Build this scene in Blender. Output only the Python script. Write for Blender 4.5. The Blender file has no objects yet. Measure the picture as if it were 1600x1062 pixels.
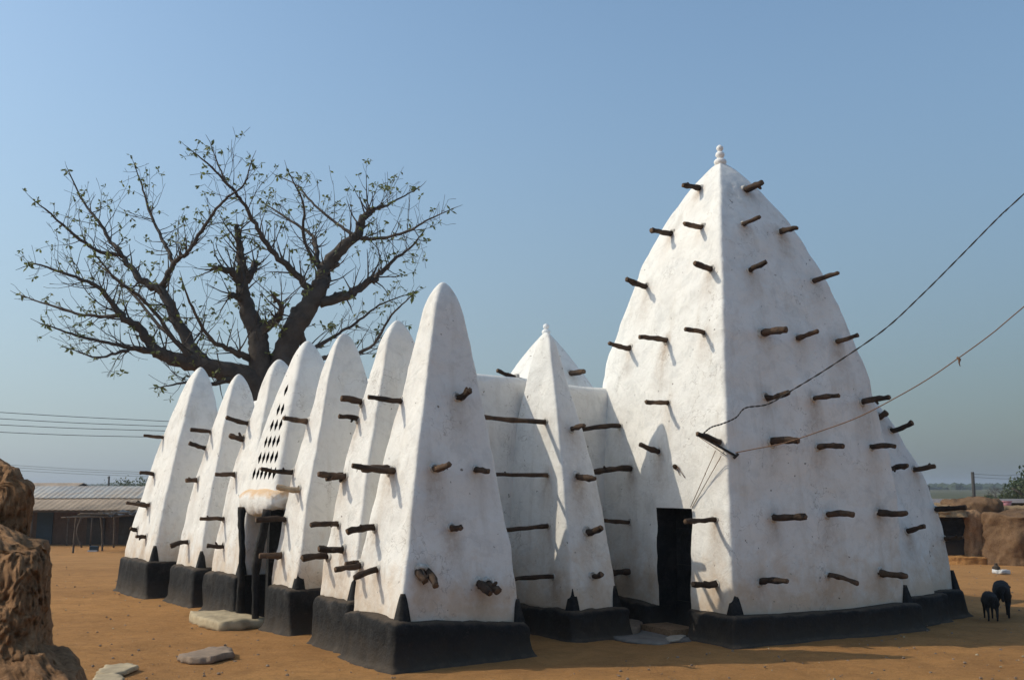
import bpy, bmesh, math, random
from mathutils import Vector, Matrix, noise
from mathutils.bvhtree import BVHTree

# ------------------------------------------------------------------ camera, world, sun, exposure
S = bpy.context.scene
COL = S.collection
S.render.engine = 'CYCLES'
FPX, CAM_H, HORIZON = 1600.0, 2.0, 757.0
PITCH = math.atan((HORIZON - 531.0) / FPX)
cd = bpy.data.cameras.new('camera'); cam = bpy.data.objects.new('camera', cd); COL.objects.link(cam)
cd.lens = 36.0; cd.sensor_width = 36.0; cd.clip_start = 0.1; cd.clip_end = 20000
cam.location = (0, 0, CAM_H); cam.rotation_euler = (math.pi / 2 + PITCH, 0, 0)
S.camera = cam

SUN_EL = math.radians(39); SUN_TO = Vector((-math.cos(math.radians(3)), math.sin(math.radians(3)), 0))   # horizontal direction to the sun
world = bpy.data.worlds.new('World'); S.world = world; world.use_nodes = True
wn = world.node_tree.nodes; wl = world.node_tree.links
bg = wn.get('Background') or wn.new('ShaderNodeBackground')
sky = wn.new('ShaderNodeTexSky'); sky.sky_type = 'NISHITA'; sky.sun_disc = False
sky.sun_elevation = SUN_EL
sky.sun_rotation = math.atan2(SUN_TO.x, SUN_TO.y)
sky.air_density = 1.0; sky.dust_density = 1.6; sky.ozone_density = 1.3; sky.altitude = 150
bg.inputs['Strength'].default_value = 0.15
tc = wn.new('ShaderNodeTexCoord'); sx = wn.new('ShaderNodeSeparateXYZ'); wl.new(tc.outputs['Generated'], sx.inputs[0])
mr_ = wn.new('ShaderNodeMapRange'); mr_.inputs['From Min'].default_value = -0.02; mr_.inputs['From Max'].default_value = 0.48; mr_.inputs['To Min'].default_value = 0.80; mr_.inputs['To Max'].default_value = 0.0; mr_.interpolation_type = 'SMOOTHSTEP'
wl.new(sx.outputs[2], mr_.inputs['Value'])
hx_ = wn.new('ShaderNodeMapRange'); hx_.inputs['From Min'].default_value = -0.55; hx_.inputs['From Max'].default_value = 0.50; wl.new(sx.outputs[0], hx_.inputs['Value'])
hc = wn.new('ShaderNodeMix'); hc.data_type = 'RGBA'; hc.inputs[6].default_value = (2.05, 2.55, 3.05, 1); hc.inputs[7].default_value = (0.56, 0.72, 0.92, 1); wl.new(hx_.outputs[0], hc.inputs[0])
mx_ = wn.new('ShaderNodeMix'); mx_.data_type = 'RGBA'; wl.new(mr_.outputs[0], mx_.inputs[0]); tn_ = wn.new('ShaderNodeMix'); tn_.data_type = 'RGBA'; tn_.blend_type = 'MULTIPLY'; tn_.inputs[0].default_value = 1.0; tn_.inputs[7].default_value = (0.93, 1.0, 0.95, 1); wl.new(sky.outputs[0], tn_.inputs[6]); wl.new(tn_.outputs[2], mx_.inputs[6]); wl.new(hc.outputs[2], mx_.inputs[7])
wl.new(mx_.outputs[2], bg.inputs[0])
sl = bpy.data.lights.new('sun', 'SUN'); sun = bpy.data.objects.new('sun', sl); COL.objects.link(sun)
sl.energy = 2.35; sl.angle = math.radians(0.55); sl.color = (1.0, 0.90, 0.73)
to_sun = Vector((SUN_TO.x * math.cos(SUN_EL), SUN_TO.y * math.cos(SUN_EL), math.sin(SUN_EL))).normalized()
sun.rotation_euler = to_sun.to_track_quat('Z', 'Y').to_euler()
S.view_settings.view_transform = 'Standard'; S.view_settings.look = 'None'
S.view_settings.exposure = 0.24; S.view_settings.gamma = 1.0

# ------------------------------------------------------------------ frames and helpers
R35 = math.radians(35)
AX = Vector((-math.sin(R35), math.cos(R35), 0)); BX = Vector((math.cos(R35), math.sin(R35), 0))
def W(a, b, z=0.0): return AX * a + BX * b + Vector((0, 0, z))
def ray(u, v):
    x = (u - 800) / FPX; y = -(v - 531) / FPX
    return Vector((x, math.cos(PITCH) - y * math.sin(PITCH), math.sin(PITCH) + y * math.cos(PITCH)))
CAM = Vector((0, 0, CAM_H))
def smooth(e0, e1, x):
    t = max(0.0, min(1.0, (x - e0) / (e1 - e0))); return t * t * (3 - 2 * t)
def gz(x, y):                       # terrain: level round the mosque, falling away gently behind it
    d = math.hypot(x * 0.8, y)
    return -1.0 * smooth(21, 52, d)
def onground(u, v, z=0.0):
    d = ray(u, v); t = (z - CAM_H) / d.z
    for _ in range(30):
        p = CAM + d * t; t = 0.5 * t + 0.5 * ((z + gz(p.x, p.y)) - CAM_H) / d.z
    return CAM + d * t
def at(u, v, Y):
    d = ray(u, v); return CAM + d * (Y / d.y)
def fbm(p, s, o=4):
    return noise.fractal(Vector(p) * s, 1.0, 2.0, o)

def tag(o, label=None, cat=None, group=None, kind=None):
    if label: o['label'] = label
    if cat: o['category'] = cat
    if group: o['group'] = group
    if kind: o['kind'] = kind
    return o
def empty(name, loc, rz=0.0):
    o = bpy.data.objects.new(name, None); COL.objects.link(o); o.location = loc; o.rotation_euler = (0, 0, rz)
    o.empty_display_size = 0.2; return o
ROOTS = {}
def world_matrix(o):
    m = Matrix.LocRotScale(o.location, o.rotation_euler, o.scale)
    return world_matrix(o.parent) @ m if o.parent else m
def build(name, verts, faces, mats, parent=None, origin=None, smoothf=True, mi=None):
    """verts in WORLD space; object origin placed at `origin` (world)"""
    if origin is None:
        xs = [v[0] for v in verts]; ys = [v[1] for v in verts]; zs = [v[2] for v in verts]
        origin = Vector(((min(xs) + max(xs)) / 2, (min(ys) + max(ys)) / 2, min(zs)))
    origin = Vector(origin)
    me = bpy.data.meshes.new(name)
    o = bpy.data.objects.new(name, me); COL.objects.link(o)
    if parent:
        o.parent = parent; pm = world_matrix(parent)
        o.location = pm.inverted() @ origin
    else:
        o.location = origin
    mw = world_matrix(o).inverted()
    me.from_pydata([mw @ Vector(v) for v in verts], [], faces); me.validate(); me.update()
    if not isinstance(mats, (list, tuple)): mats = [mats]
    for m in mats: me.materials.append(m)
    if mi:
        for p, k in zip(me.polygons, mi): p.material_index = k
    if smoothf: me.polygons.foreach_set('use_smooth', [True] * len(me.polygons))
    return o
class MB:
    def __init__(s): s.v = []; s.f = []; s.m = []
    def add(s, v, f, m=0):
        k = len(s.v); s.v += [Vector(x) for x in v]; s.f += [tuple(i + k for i in q) for q in f]; s.m += [m] * len(f)
    def box(s, c, half, rz=0.0, m=0, jit=0.0, rnd=None):
        c = Vector(c); h = half; R = Matrix.Rotation(rz, 3, 'Z'); vs = []
        for z in (-1, 1):
            for x, y in ((-1, -1), (1, -1), (1, 1), (-1, 1)):
                p = Vector((x * h[0], y * h[1], z * h[2]))
                if jit: p += Vector((rnd.uniform(-jit, jit), rnd.uniform(-jit, jit), rnd.uniform(-jit, jit)))
                vs.append(c + R @ p)
        s.add(vs, [(3, 2, 1, 0), (4, 5, 6, 7), (0, 1, 5, 4), (1, 2, 6, 5), (2, 3, 7, 6), (3, 0, 4, 7)], m)
    def tube(s, pts, rad, n=8, m=0, cap=True, mcap=None, wob=0.0, rnd=None):
        pts = [Vector(p) for p in pts]; k = len(pts)
        if not isinstance(rad, (list, tuple)): rad = [rad] * k
        vs = []; fs = []; prev = None
        for i, p in enumerate(pts):
            t = (pts[min(i + 1, k - 1)] - pts[max(i - 1, 0)]).normalized()
            if prev is None:
                u = t.cross(Vector((0, 0, 1)));
                if u.length < 0.05: u = t.cross(Vector((1, 0, 0)))
            else: u = prev - t * prev.dot(t)
            u.normalize(); prev = u; w = t.cross(u)
            for j in range(n):
                an = 2 * math.pi * j / n
                r = rad[i] * (1 + (wob * noise.noise(p * 9 + Vector((j * 1.7, 3.1, 0))) if wob else 0))
                vs.append(p + (u * math.cos(an) + w * math.sin(an)) * r)
        for i in range(k - 1):
            for j in range(n):
                a = i * n + j; b = i * n + (j + 1) % n
                fs.append((a, b, b + n, a + n))
        s.add(vs, fs, m)
        if cap:
            k0 = len(s.v) - len(vs)
            s.f.append(tuple(k0 + j for j in range(n))[::-1]); s.m.append(mcap if mcap is not None else m)
            s.f.append(tuple(k0 + (k - 1) * n + j for j in range(n))); s.m.append(mcap if mcap is not None else m)
    def build(s, name, mats, parent=None, origin=None, smoothf=True):
        return build(name, s.v, s.f, mats, parent, origin, smoothf, s.m)

# ------------------------------------------------------------------ materials
def newmat(name):
    m = bpy.data.materials.new(name); m.use_nodes = True
    nt = m.node_tree; return m, nt.nodes, nt.links, nt.nodes['Principled BSDF']
def nz(N, L, scale, detail=4, rough=0.55, coord=None, dist=0.0):
    n = N.new('ShaderNodeTexNoise'); n.inputs['Scale'].default_value = scale; n.inputs['Detail'].default_value = detail
    n.inputs['Roughness'].default_value = rough; n.inputs['Distortion'].default_value = dist
    if coord is not None: L.new(coord, n.inputs['Vector'])
    return n.outputs['Fac']
def ramp(N, L, fac, stops):
    r = N.new('ShaderNodeValToRGB'); L.new(fac, r.inputs[0]); e = r.color_ramp.elements
    while len(e) < len(stops): e.new(0.5)
    for k, (p, c) in enumerate(stops):
        e[k].position = p; e[k].color = (c, c, c, 1) if not isinstance(c, (tuple, list)) else (*c, 1)
    return r.outputs[0]
def mixc(N, L, fac, a, b, mode='MIX'):
    m = N.new('ShaderNodeMix'); m.data_type = 'RGBA'; m.blend_type = mode
    if isinstance(fac, float): m.inputs[0].default_value = fac
    else: L.new(fac, m.inputs[0])
    for k, x in ((6, a), (7, b)):
        if isinstance(x, (tuple, list)): m.inputs[k].default_value = (*x, 1)
        else: L.new(x, m.inputs[k])
    return m.outputs[2]
def mth(N, L, op, a, b=None, c=None):
    m = N.new('ShaderNodeMath'); m.operation = op; m.use_clamp = False
    for k, x in enumerate((a, b, c)):
        if x is None: continue
        if isinstance(x, (int, float)): m.inputs[k].default_value = x
        else: L.new(x, m.inputs[k])
    return m.outputs[0]
def bump(N, L, bsdf, h, strength, dist, prev=None):
    b = N.new('ShaderNodeBump'); b.inputs['Strength'].default_value = strength; b.inputs['Distance'].default_value = dist
    L.new(h, b.inputs['Height'])
    if prev is not None: L.new(prev, b.inputs['Normal'])
    L.new(b.outputs[0], bsdf.inputs['Normal']); return b.outputs[0]
def geo(N): return N.new('ShaderNodeNewGeometry').outputs['Position']
def sep(N, L, v):
    s = N.new('ShaderNodeSeparateXYZ'); L.new(v, s.inputs[0]); return s.outputs
def simple(name, col, rough=0.8, var=0.25, scale=6.0, bs=0.3, bd=0.01, bscale=None, spec=0.3):
    m, N, L, B = newmat(name); P = geo(N)
    f = ramp(N, L, nz(N, L, scale, 5, 0.6, P), [(0.3, 0.0), (0.7, 1.0)])
    c0 = tuple(x * (1 - var) for x in col); c1 = tuple(min(1, x * (1 + var)) for x in col)
    L.new(mixc(N, L, f, c0, c1), B.inputs['Base Color']); B.inputs['Roughness'].default_value = rough
    B.inputs['Specular IOR Level'].default_value = spec
    if bs: bump(N, L, B, nz(N, L, bscale or scale * 4, 5, 0.6, P), bs, bd)
    return m

def make_plaster():
    m, N, L, B = newmat('whitewashed_mud_plaster'); P = geo(N)
    big = ramp(N, L, nz(N, L, 0.9, 5, 0.6, P, 0.6), [(0.35, 0.0), (0.68, 1.0)])
    c = mixc(N, L, big, (0.81, 0.795, 0.755), (0.745, 0.735, 0.705))
    # hand-smeared patches of fresher and older whitewash
    pt = ramp(N, L, nz(N, L, 2.6, 6, 0.65, P, 1.2), [(0.53, 0.0), (0.60, 1.0)])
    c = mixc(N, L, mth(N, L, 'MULTIPLY', pt, 0.28), c, (0.54, 0.545, 0.53))
    # fine grime
    gr = ramp(N, L, nz(N, L, 9, 8, 0.7, P), [(0.50, 0.0), (0.72, 1.0)])
    c = mixc(N, L, mth(N, L, 'MULTIPLY', gr, 0.26), c, (0.45, 0.42, 0.38))
    # vertical run-off streaks
    mp = N.new('ShaderNodeMapping'); mp.inputs['Scale'].default_value = (5, 5, 0.45); L.new(P, mp.inputs[0])
    st = ramp(N, L, nz(N, L, 1.0, 5, 0.6, mp.outputs[0]), [(0.55, 0.0), (0.75, 1.0)])
    c = mixc(N, L, mth(N, L, 'MULTIPLY', st, 0.40), c, (0.52, 0.47, 0.40))
    # earth splashed up from the ground
    z = sep(N, L, P)[2]
    zz = mth(N, L, 'ADD', z, mth(N, L, 'MULTIPLY', mth(N, L, 'SUBTRACT', nz(N, L, 3.2, 6, 0.7, P), 0.5), 1.8))
    sp = ramp(N, L, mth(N, L, 'MULTIPLY', zz, 0.5), [(0.20, 1.0), (0.58, 0.0)])
    c = mixc(N, L, mth(N, L, 'MULTIPLY', sp, 0.70), c, (0.56, 0.40, 0.25))
    at_ = N.new('ShaderNodeAttribute'); at_.attribute_name = 'stain'
    sf = mth(N, L, 'MULTIPLY', at_.outputs['Fac'], ramp(N, L, nz(N, L, 12, 6, 0.75, P), [(0.30, 0.25), (0.65, 1.0)]))
    c = mixc(N, L, mth(N, L, 'MINIMUM', mth(N, L, 'MULTIPLY', sf, 0.95), 0.80), c, (0.30, 0.19, 0.11))
    vc = N.new('ShaderNodeTexVoronoi'); vc.feature = 'DISTANCE_TO_EDGE'; vc.inputs['Scale'].default_value = 1.7
    dv = N.new('ShaderNodeVectorMath'); dv.operation = 'ADD'; nzc = N.new('ShaderNodeTexNoise'); nzc.inputs['Scale'].default_value = 3.5; nzc.inputs['Detail'].default_value = 5; L.new(P, nzc.inputs['Vector'])
    L.new(P, dv.inputs[0]); L.new(nzc.outputs['Color'], dv.inputs[1]); L.new(dv.outputs[0], vc.inputs['Vector'])
    ck = mth(N, L, 'MULTIPLY', ramp(N, L, vc.outputs['Distance'], [(0.004, 1.0), (0.012, 0.0)]), ramp(N, L, nz(N, L, 1.3, 4, 0.6, P), [(0.50, 0.0), (0.60, 1.0)]))
    c = mixc(N, L, mth(N, L, 'MULTIPLY', ck, 0.45), c, (0.22, 0.18, 0.15))
    # small chips down to the mud
    ch = ramp(N, L, nz(N, L, 13, 3, 0.5, P), [(0.725, 0.0), (0.745, 1.0)])
    c = mixc(N, L, mth(N, L, 'MULTIPLY', ch, 0.8), c, (0.14, 0.11, 0.085))
    L.new(c, B.inputs['Base Color']); B.inputs['Roughness'].default_value = 0.85; B.inputs['Specular IOR Level'].default_value = 0.15
    n1 = bump(N, L, B, nz(N, L, 5, 6, 0.6, P, 0.5), 0.45, 0.045)
    n2 = bump(N, L, B, nz(N, L, 34, 5, 0.6, P), 0.35, 0.009, n1)
    inv = mth(N, L, 'SUBTRACT', 1.0, ch)
    bump(N, L, B, inv, 0.8, 0.012, n2)
    return m
def make_black():
    m, N, L, B = newmat('black_painted_mud'); P = geo(N)
    f = ramp(N, L, nz(N, L, 5, 6, 0.65, P), [(0.3, 0.0), (0.75, 1.0)])
    c = mixc(N, L, f, (0.005, 0.0055, 0.0065), (0.022, 0.022, 0.023))
    z = sep(N, L, P)[2]
    zz = mth(N, L, 'ADD', z, mth(N, L, 'MULTIPLY', mth(N, L, 'SUBTRACT', nz(N, L, 5, 5, 0.65, P), 0.5), 0.5))
    d = ramp(N, L, zz, [(0.0, 1.0), (0.34, 0.0)])
    c = mixc(N, L, mth(N, L, 'MULTIPLY', d, 0.42), c, (0.12, 0.09, 0.062))
    s = ramp(N, L, nz(N, L, 2.5, 7, 0.75, P), [(0.52, 0.0), (0.72, 1.0)])
    c = mixc(N, L, mth(N, L, 'MULTIPLY', s, 0.3), c, (0.08, 0.07, 0.06))
    nzv = sep(N, L, N.new('ShaderNodeNewGeometry').outputs['Normal'])[2]
    up = ramp(N, L, mth(N, L, 'ADD', nzv, mth(N, L, 'MULTIPLY', mth(N, L, 'SUBTRACT', nz(N, L, 8, 5, 0.7, P), 0.5), 0.9)), [(0.45, 0.0), (0.95, 1.0)])
    c = mixc(N, L, mth(N, L, 'MULTIPLY', up, 0.5), c, (0.15, 0.11, 0.075))
    sc_ = ramp(N, L, nz(N, L, 18, 6, 0.8, P, 1.5), [(0.60, 0.0), (0.66, 1.0)])
    c = mixc(N, L, mth(N, L, 'MULTIPLY', sc_, 0.35), c, (0.12, 0.095, 0.075))
    L.new(c, B.inputs['Base Color']); B.inputs['Roughness'].default_value = 0.8; B.inputs['Specular IOR Level'].default_value = 0.2
    n1 = bump(N, L, B, nz(N, L, 6, 7, 0.7, P), 0.8, 0.06)
    bump(N, L, B, nz(N, L, 40, 4, 0.6, P), 0.4, 0.01, n1)
    return m
def make_wood():
    m, N, L, B = newmat('weathered_log'); P = geo(N)
    f = ramp(N, L, nz(N, L, 7, 6, 0.65, P), [(0.3, 0.0), (0.7, 1.0)])
    c = mixc(N, L, f, (0.022, 0.016, 0.012), (0.085, 0.050, 0.030))
    s = ramp(N, L, nz(N, L, 2.2, 3, 0.6, P), [(0.55, 0.0), (0.72, 1.0)])
    c = mixc(N, L, mth(N, L, 'MULTIPLY', s, 0.7), c, (0.16, 0.10, 0.06))
    oi_ = N.new('ShaderNodeObjectInfo'); hv = N.new('ShaderNodeHueSaturation'); mrv = N.new('ShaderNodeMapRange'); mrv.inputs['To Min'].default_value = 0.55; mrv.inputs['To Max'].default_value = 1.55
    L.new(oi_.outputs['Random'], mrv.inputs['Value']); L.new(mrv.outputs[0], hv.inputs['Value']); L.new(c, hv.inputs['Color']); c = hv.outputs[0]
    L.new(c, B.inputs['Base Color']); B.inputs['Roughness'].default_value = 0.8; B.inputs['Specular IOR Level'].default_value = 0.25
    bump(N, L, B, nz(N, L, 45, 5, 0.7, P), 0.7, 0.012)
    return m
def make_ground():
    m, N, L, B = newmat('dusty_laterite_ground'); P = geo(N)
    a = ramp(N, L, nz(N, L, 0.35, 6, 0.6, P, 0.5), [(0.32, 0.0), (0.70, 1.0)])
    c = mixc(N, L, a, (0.385, 0.185, 0.064), (0.55, 0.278, 0.096))
    b = ramp(N, L, nz(N, L, 2.2, 8, 0.7, P, 0.8), [(0.45, 0.0), (0.68, 1.0)])
    c = mixc(N, L, mth(N, L, 'MULTIPLY', b, 0.6), c, (0.26, 0.13, 0.048))
    mpg = N.new('ShaderNodeMapping'); mpg.inputs['Scale'].default_value = (3.0, 9.0, 1.0); mpg.inputs['Rotation'].default_value = (0, 0, 0.2); L.new(P, mpg.inputs[0])
    rp_ = nz(N, L, 1.6, 7, 0.75, mpg.outputs[0], 1.2); c = mixc(N, L, mth(N, L, 'MULTIPLY', ramp(N, L, rp_, [(0.48, 0.0), (0.66, 1.0)]), 0.45), c, (0.24, 0.12, 0.050))
    g = ramp(N, L, nz(N, L, 26, 5, 0.75, P), [(0.40, 0.0), (0.70, 1.0)])
    c = mixc(N, L, mth(N, L, 'MULTIPLY', g, 0.45), c, (0.54, 0.32, 0.14))
    pv = N.new('ShaderNodeTexVoronoi'); pv.inputs['Scale'].default_value = 14; L.new(P, pv.inputs['Vector'])
    pb = ramp(N, L, pv.outputs['Distance'], [(0.09, 1.0), (0.16, 0.0)])
    msk = ramp(N, L, nz(N, L, 3.0, 4, 0.7, P), [(0.52, 0.0), (0.60, 1.0)])
    pb = mth(N, L, 'MULTIPLY', pb, msk)
    c = mixc(N, L, mth(N, L, 'MULTIPLY', pb, 0.7), c, (0.10, 0.065, 0.045))
    gr2 = ramp(N, L, nz(N, L, 75, 4, 0.8, P), [(0.52, 0.0), (0.66, 1.0)])
    c = mixc(N, L, mth(N, L, 'MULTIPLY', gr2, 0.7), c, (0.20, 0.10, 0.042))
    gr3 = ramp(N, L, nz(N, L, 0.9, 6, 0.7, P, 2.0), [(0.50, 0.0), (0.70, 1.0)])
    c = mixc(N, L, mth(N, L, 'MULTIPLY', gr3, 0.5), c, (0.27, 0.135, 0.052))
    # far country: dry grass and scrub instead of bare earth
    s = sep(N, L, P)
    far = ramp(N, L, mth(N, L, 'MULTIPLY', s[1], 0.005), [(0.36, 0.0), (0.55, 1.0)])
    sc = ramp(N, L, nz(N, L, 0.02, 6, 0.7, P), [(0.40, 0.0), (0.62, 1.0)])
    fc = mixc(N, L, sc, (0.15, 0.13, 0.07), (0.045, 0.06, 0.03))
    c = mixc(N, L, far, c, fc)
    L.new(c, B.inputs['Base Color']); B.inputs['Roughness'].default_value = 0.95; B.inputs['Specular IOR Level'].default_value = 0.1
    n0_ = bump(N, L, B, rp_, 0.8, 0.04)
    n1 = bump(N, L, B, nz(N, L, 5, 8, 0.72, P, 0.6), 0.7, 0.06, n0_)
    n2 = bump(N, L, B, nz(N, L, 34, 6, 0.75, P), 0.9, 0.02, n1)
    bump(N, L, B, pb, 0.7, 0.02, n2)
    return m
def make_mud(name, dark, light, bd=0.05):
    m, N, L, B = newmat(name); P = geo(N)
    a = ramp(N, L, nz(N, L, 3.0, 7, 0.7, P, 0.5), [(0.3, 0.0), (0.7, 1.0)])
    c = mixc(N, L, a, dark, light)
    g = ramp(N, L, nz(N, L, 38, 6, 0.8, P), [(0.45, 0.0), (0.7, 1.0)])
    c = mixc(N, L, mth(N, L, 'MULTIPLY', g, 0.6), c, tuple(min(1, x * 1.45) for x in light))
    h = ramp(N, L, nz(N, L, 20, 5, 0.8, P, 1.0), [(0.36, 1.0), (0.46, 0.0)])
    c = mixc(N, L, mth(N, L, 'MULTIPLY', h, 0.6), c, tuple(x * 0.45 for x in dark))
    L.new(c, B.inputs['Base Color']); B.inputs['Roughness'].default_value = 0.95; B.inputs['Specular IOR Level'].default_value = 0.1
    n1 = bump(N, L, B, nz(N, L, 9, 8, 0.75, P, 0.8), 0.9, bd)
    bump(N, L, B, nz(N, L, 60, 6, 0.75, P), 0.8, bd * 0.3, n1)
    return m
def make_roof():
    m, N, L, B = newmat('corrugated_zinc'); P = geo(N); s = sep(N, L, P)
    sheet = mth(N, L, 'FLOOR', mth(N, L, 'MULTIPLY', s[0], 0.62))
    wn_ = N.new('ShaderNodeTexWhiteNoise'); wn_.noise_dimensions = '1D'; L.new(sheet, wn_.inputs['W'])
    c = mixc(N, L, wn_.outputs['Value'], (0.34, 0.34, 0.33), (0.44, 0.42, 0.38))
    rs = ramp(N, L, nz(N, L, 0.8, 6, 0.7, P, 0.5), [(0.42, 0.0), (0.7, 1.0)])
    c = mixc(N, L, mth(N, L, 'MULTIPLY', rs, 0.7), c, (0.34, 0.23, 0.14))
    L.new(c, B.inputs['Base Color']); B.inputs['Roughness'].default_value = 0.55; B.inputs['Metallic'].default_value = 0.25
    return m
PLASTER = make_plaster(); BLACK = make_black(); WOOD = make_wood(); GROUND = make_ground(); ROOF = make_roof()
ROOF_TAN = simple('rusted_zinc', (0.36, 0.27, 0.19), 0.65, 0.25, 1.2, 0.2)
MUD = make_mud('crumbling_red_mud', (0.17, 0.088, 0.042), (0.34, 0.195, 0.10), 0.022)
MUD_TAN = make_mud('tan_mud', (0.20, 0.115, 0.062), (0.33, 0.205, 0.118), 0.03)
MUD_SHADED = make_mud('brown_mud_shaded', (0.10, 0.058, 0.034), (0.20, 0.125, 0.072), 0.04)  # brown mud darkened further, the walls' shade put into the colour
MUD_DARK = make_mud('brown_mud_wall', (0.075, 0.045, 0.030), (0.12, 0.075, 0.05), 0.02)
WOOD_END = simple('sawn_log_end', (0.12, 0.075, 0.045), 0.9, 0.4, 25, 0.4)
WOOD_PALE = simple('pale_split_log', (0.36, 0.27, 0.18), 0.85, 0.3, 12, 0.5)
COLLAR = simple('cracked_whitewash', (0.50, 0.47, 0.42), 0.9, 0.35, 22, 0.7, 0.01)
PAINT = simple('fresh_whitewash', (0.80, 0.80, 0.79), 0.7, 0.05, 5, 0.3)
def make_stain():
    m, N, L, B = newmat('earth_stained_plaster'); P = geo(N); z = sep(N, L, P)[2]
    zz = mth(N, L, 'ADD', z, mth(N, L, 'MULTIPLY', mth(N, L, 'SUBTRACT', nz(N, L, 4, 6, 0.7, P), 0.5), 0.30))
    f = ramp(N, L, mth(N, L, 'MULTIPLY', mth(N, L, 'SUBTRACT', zz, 1.8), 4.0), [(0.0, 0.0), (0.35, 1.0)])
    t = mixc(N, L, nz(N, L, 9, 5, 0.7, P), (0.60, 0.37, 0.19), (0.70, 0.53, 0.36))
    L.new(mixc(N, L, f, (0.77, 0.76, 0.73), t), B.inputs['Base Color']); B.inputs['Roughness'].default_value = 0.9
    bump(N, L, B, nz(N, L, 14, 6, 0.7, P), 0.6, 0.03); return m
STAIN = make_stain()
BARK = simple('baobab_bark', (0.062, 0.050, 0.042), 0.85, 0.35, 3.5, 0.7, 0.04, 10)
STONE = simple('grey_brown_stone', (0.24, 0.175, 0.125), 0.9, 0.3, 7, 0.6, 0.015)
STONE_PALE = simple('pale_limestone_slab', (0.40, 0.32, 0.205), 0.9, 0.25, 5, 0.6, 0.02)
CEMENT = simple('grey_cement_apron', (0.17, 0.15, 0.13), 0.9, 0.25, 5, 0.4, 0.01)
WIRE = simple('black_cable', (0.022, 0.02, 0.02), 0.6, 0.2, 5, 0)
ROPE = simple('brown_rope', (0.17, 0.10, 0.06), 0.9, 0.25, 30, 0.3, 0.003)
STICK = simple('grey_forked_pole', (0.10, 0.075, 0.055), 0.9, 0.3, 8, 0.4)
CLOTH = simple('faded_tarpaulin', (0.06, 0.07, 0.085), 0.8, 0.35, 4, 0.3, 0.02)
FUR = simple('black_fleece', (0.013, 0.012, 0.012), 0.85, 0.4, 25, 0.7, 0.02, 60)
POLE = simple('creosoted_pole', (0.05, 0.048, 0.045), 0.85, 0.2, 3, 0)
WHITEWALL = simple('white_painted_wall', (0.55, 0.56, 0.56), 0.8, 0.1, 1, 0)
PINK = simple('pink_plastic', (0.55, 0.25, 0.27), 0.5, 0.1, 3, 0)
BLUE = simple('blue_painted_door', (0.018, 0.035, 0.05), 0.6, 0.2, 3, 0)
THATCH = make_mud('straw_and_earth_roof', (0.21, 0.14, 0.075), (0.34, 0.235, 0.135), 0.03)
def leafmat(name, c0, c1):
    m, N, L, B = newmat(name)
    oi = N.new('ShaderNodeNewGeometry').outputs['Random Per Island']
    L.new(mixc(N, L, oi, c0, c1), B.inputs['Base Color']); B.inputs['Roughness'].default_value = 0.6
    tr = N.new('ShaderNodeBsdfTranslucent'); tr.inputs[0].default_value = (*[x * 1.3 for x in c1], 1)
    mx = N.new('ShaderNodeMixShader'); mx.inputs[0].default_value = 0.3
    out = [n for n in N if n.type == 'OUTPUT_MATERIAL'][0]
    L.new(B.outputs[0], mx.inputs[1]); L.new(tr.outputs[0], mx.inputs[2]); L.new(mx.outputs[0], out.inputs[0]); return m
LEAF = leafmat('baobab_leaf', (0.06, 0.085, 0.022), (0.14, 0.165, 0.045))
LEAF_FAR = leafmat('far_leaf', (0.035, 0.06, 0.02), (0.07, 0.09, 0.03))

# ------------------------------------------------------------------ ground
def axis(lo, hi, f0, f1, step, grow):
    out = []; x = f0
    while x <= f1: out.append(x); x += step
    d = step; x = out[-1]
    while x < hi: d *= grow; x += d; out.append(x)
    d = step; x = out[0]
    while x > lo: d *= grow; x -= d; out.insert(0, x)
    return out
gx = axis(-4000, 4000, -8, 10, 0.11, 1.16); gy = axis(-200, 6000, 8, 20, 0.11, 1.16)
vs = []
for y in gy:
    for x in gx:
        near = 1 - smooth(30, 60, math.hypot(x, y))
        h = gz(x, y) + near * (0.022 * fbm((x, y, 0), 0.9, 4) + 0.010 * fbm((x, y, 4), 4.5, 3)) - 0.005
        vs.append((x, y, h))
nx_ = len(gx); fs = [(j * nx_ + i, j * nx_ + i + 1, (j + 1) * nx_ + i + 1, (j + 1) * nx_ + i) for j in range(len(gy) - 1) for i in range(nx_ - 1)]
tag(build('ground', vs, fs, GROUND, origin=(0, 0, 0)), 'dusty orange earth yard around the whitewashed mosque', 'ground', kind='structure')

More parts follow.
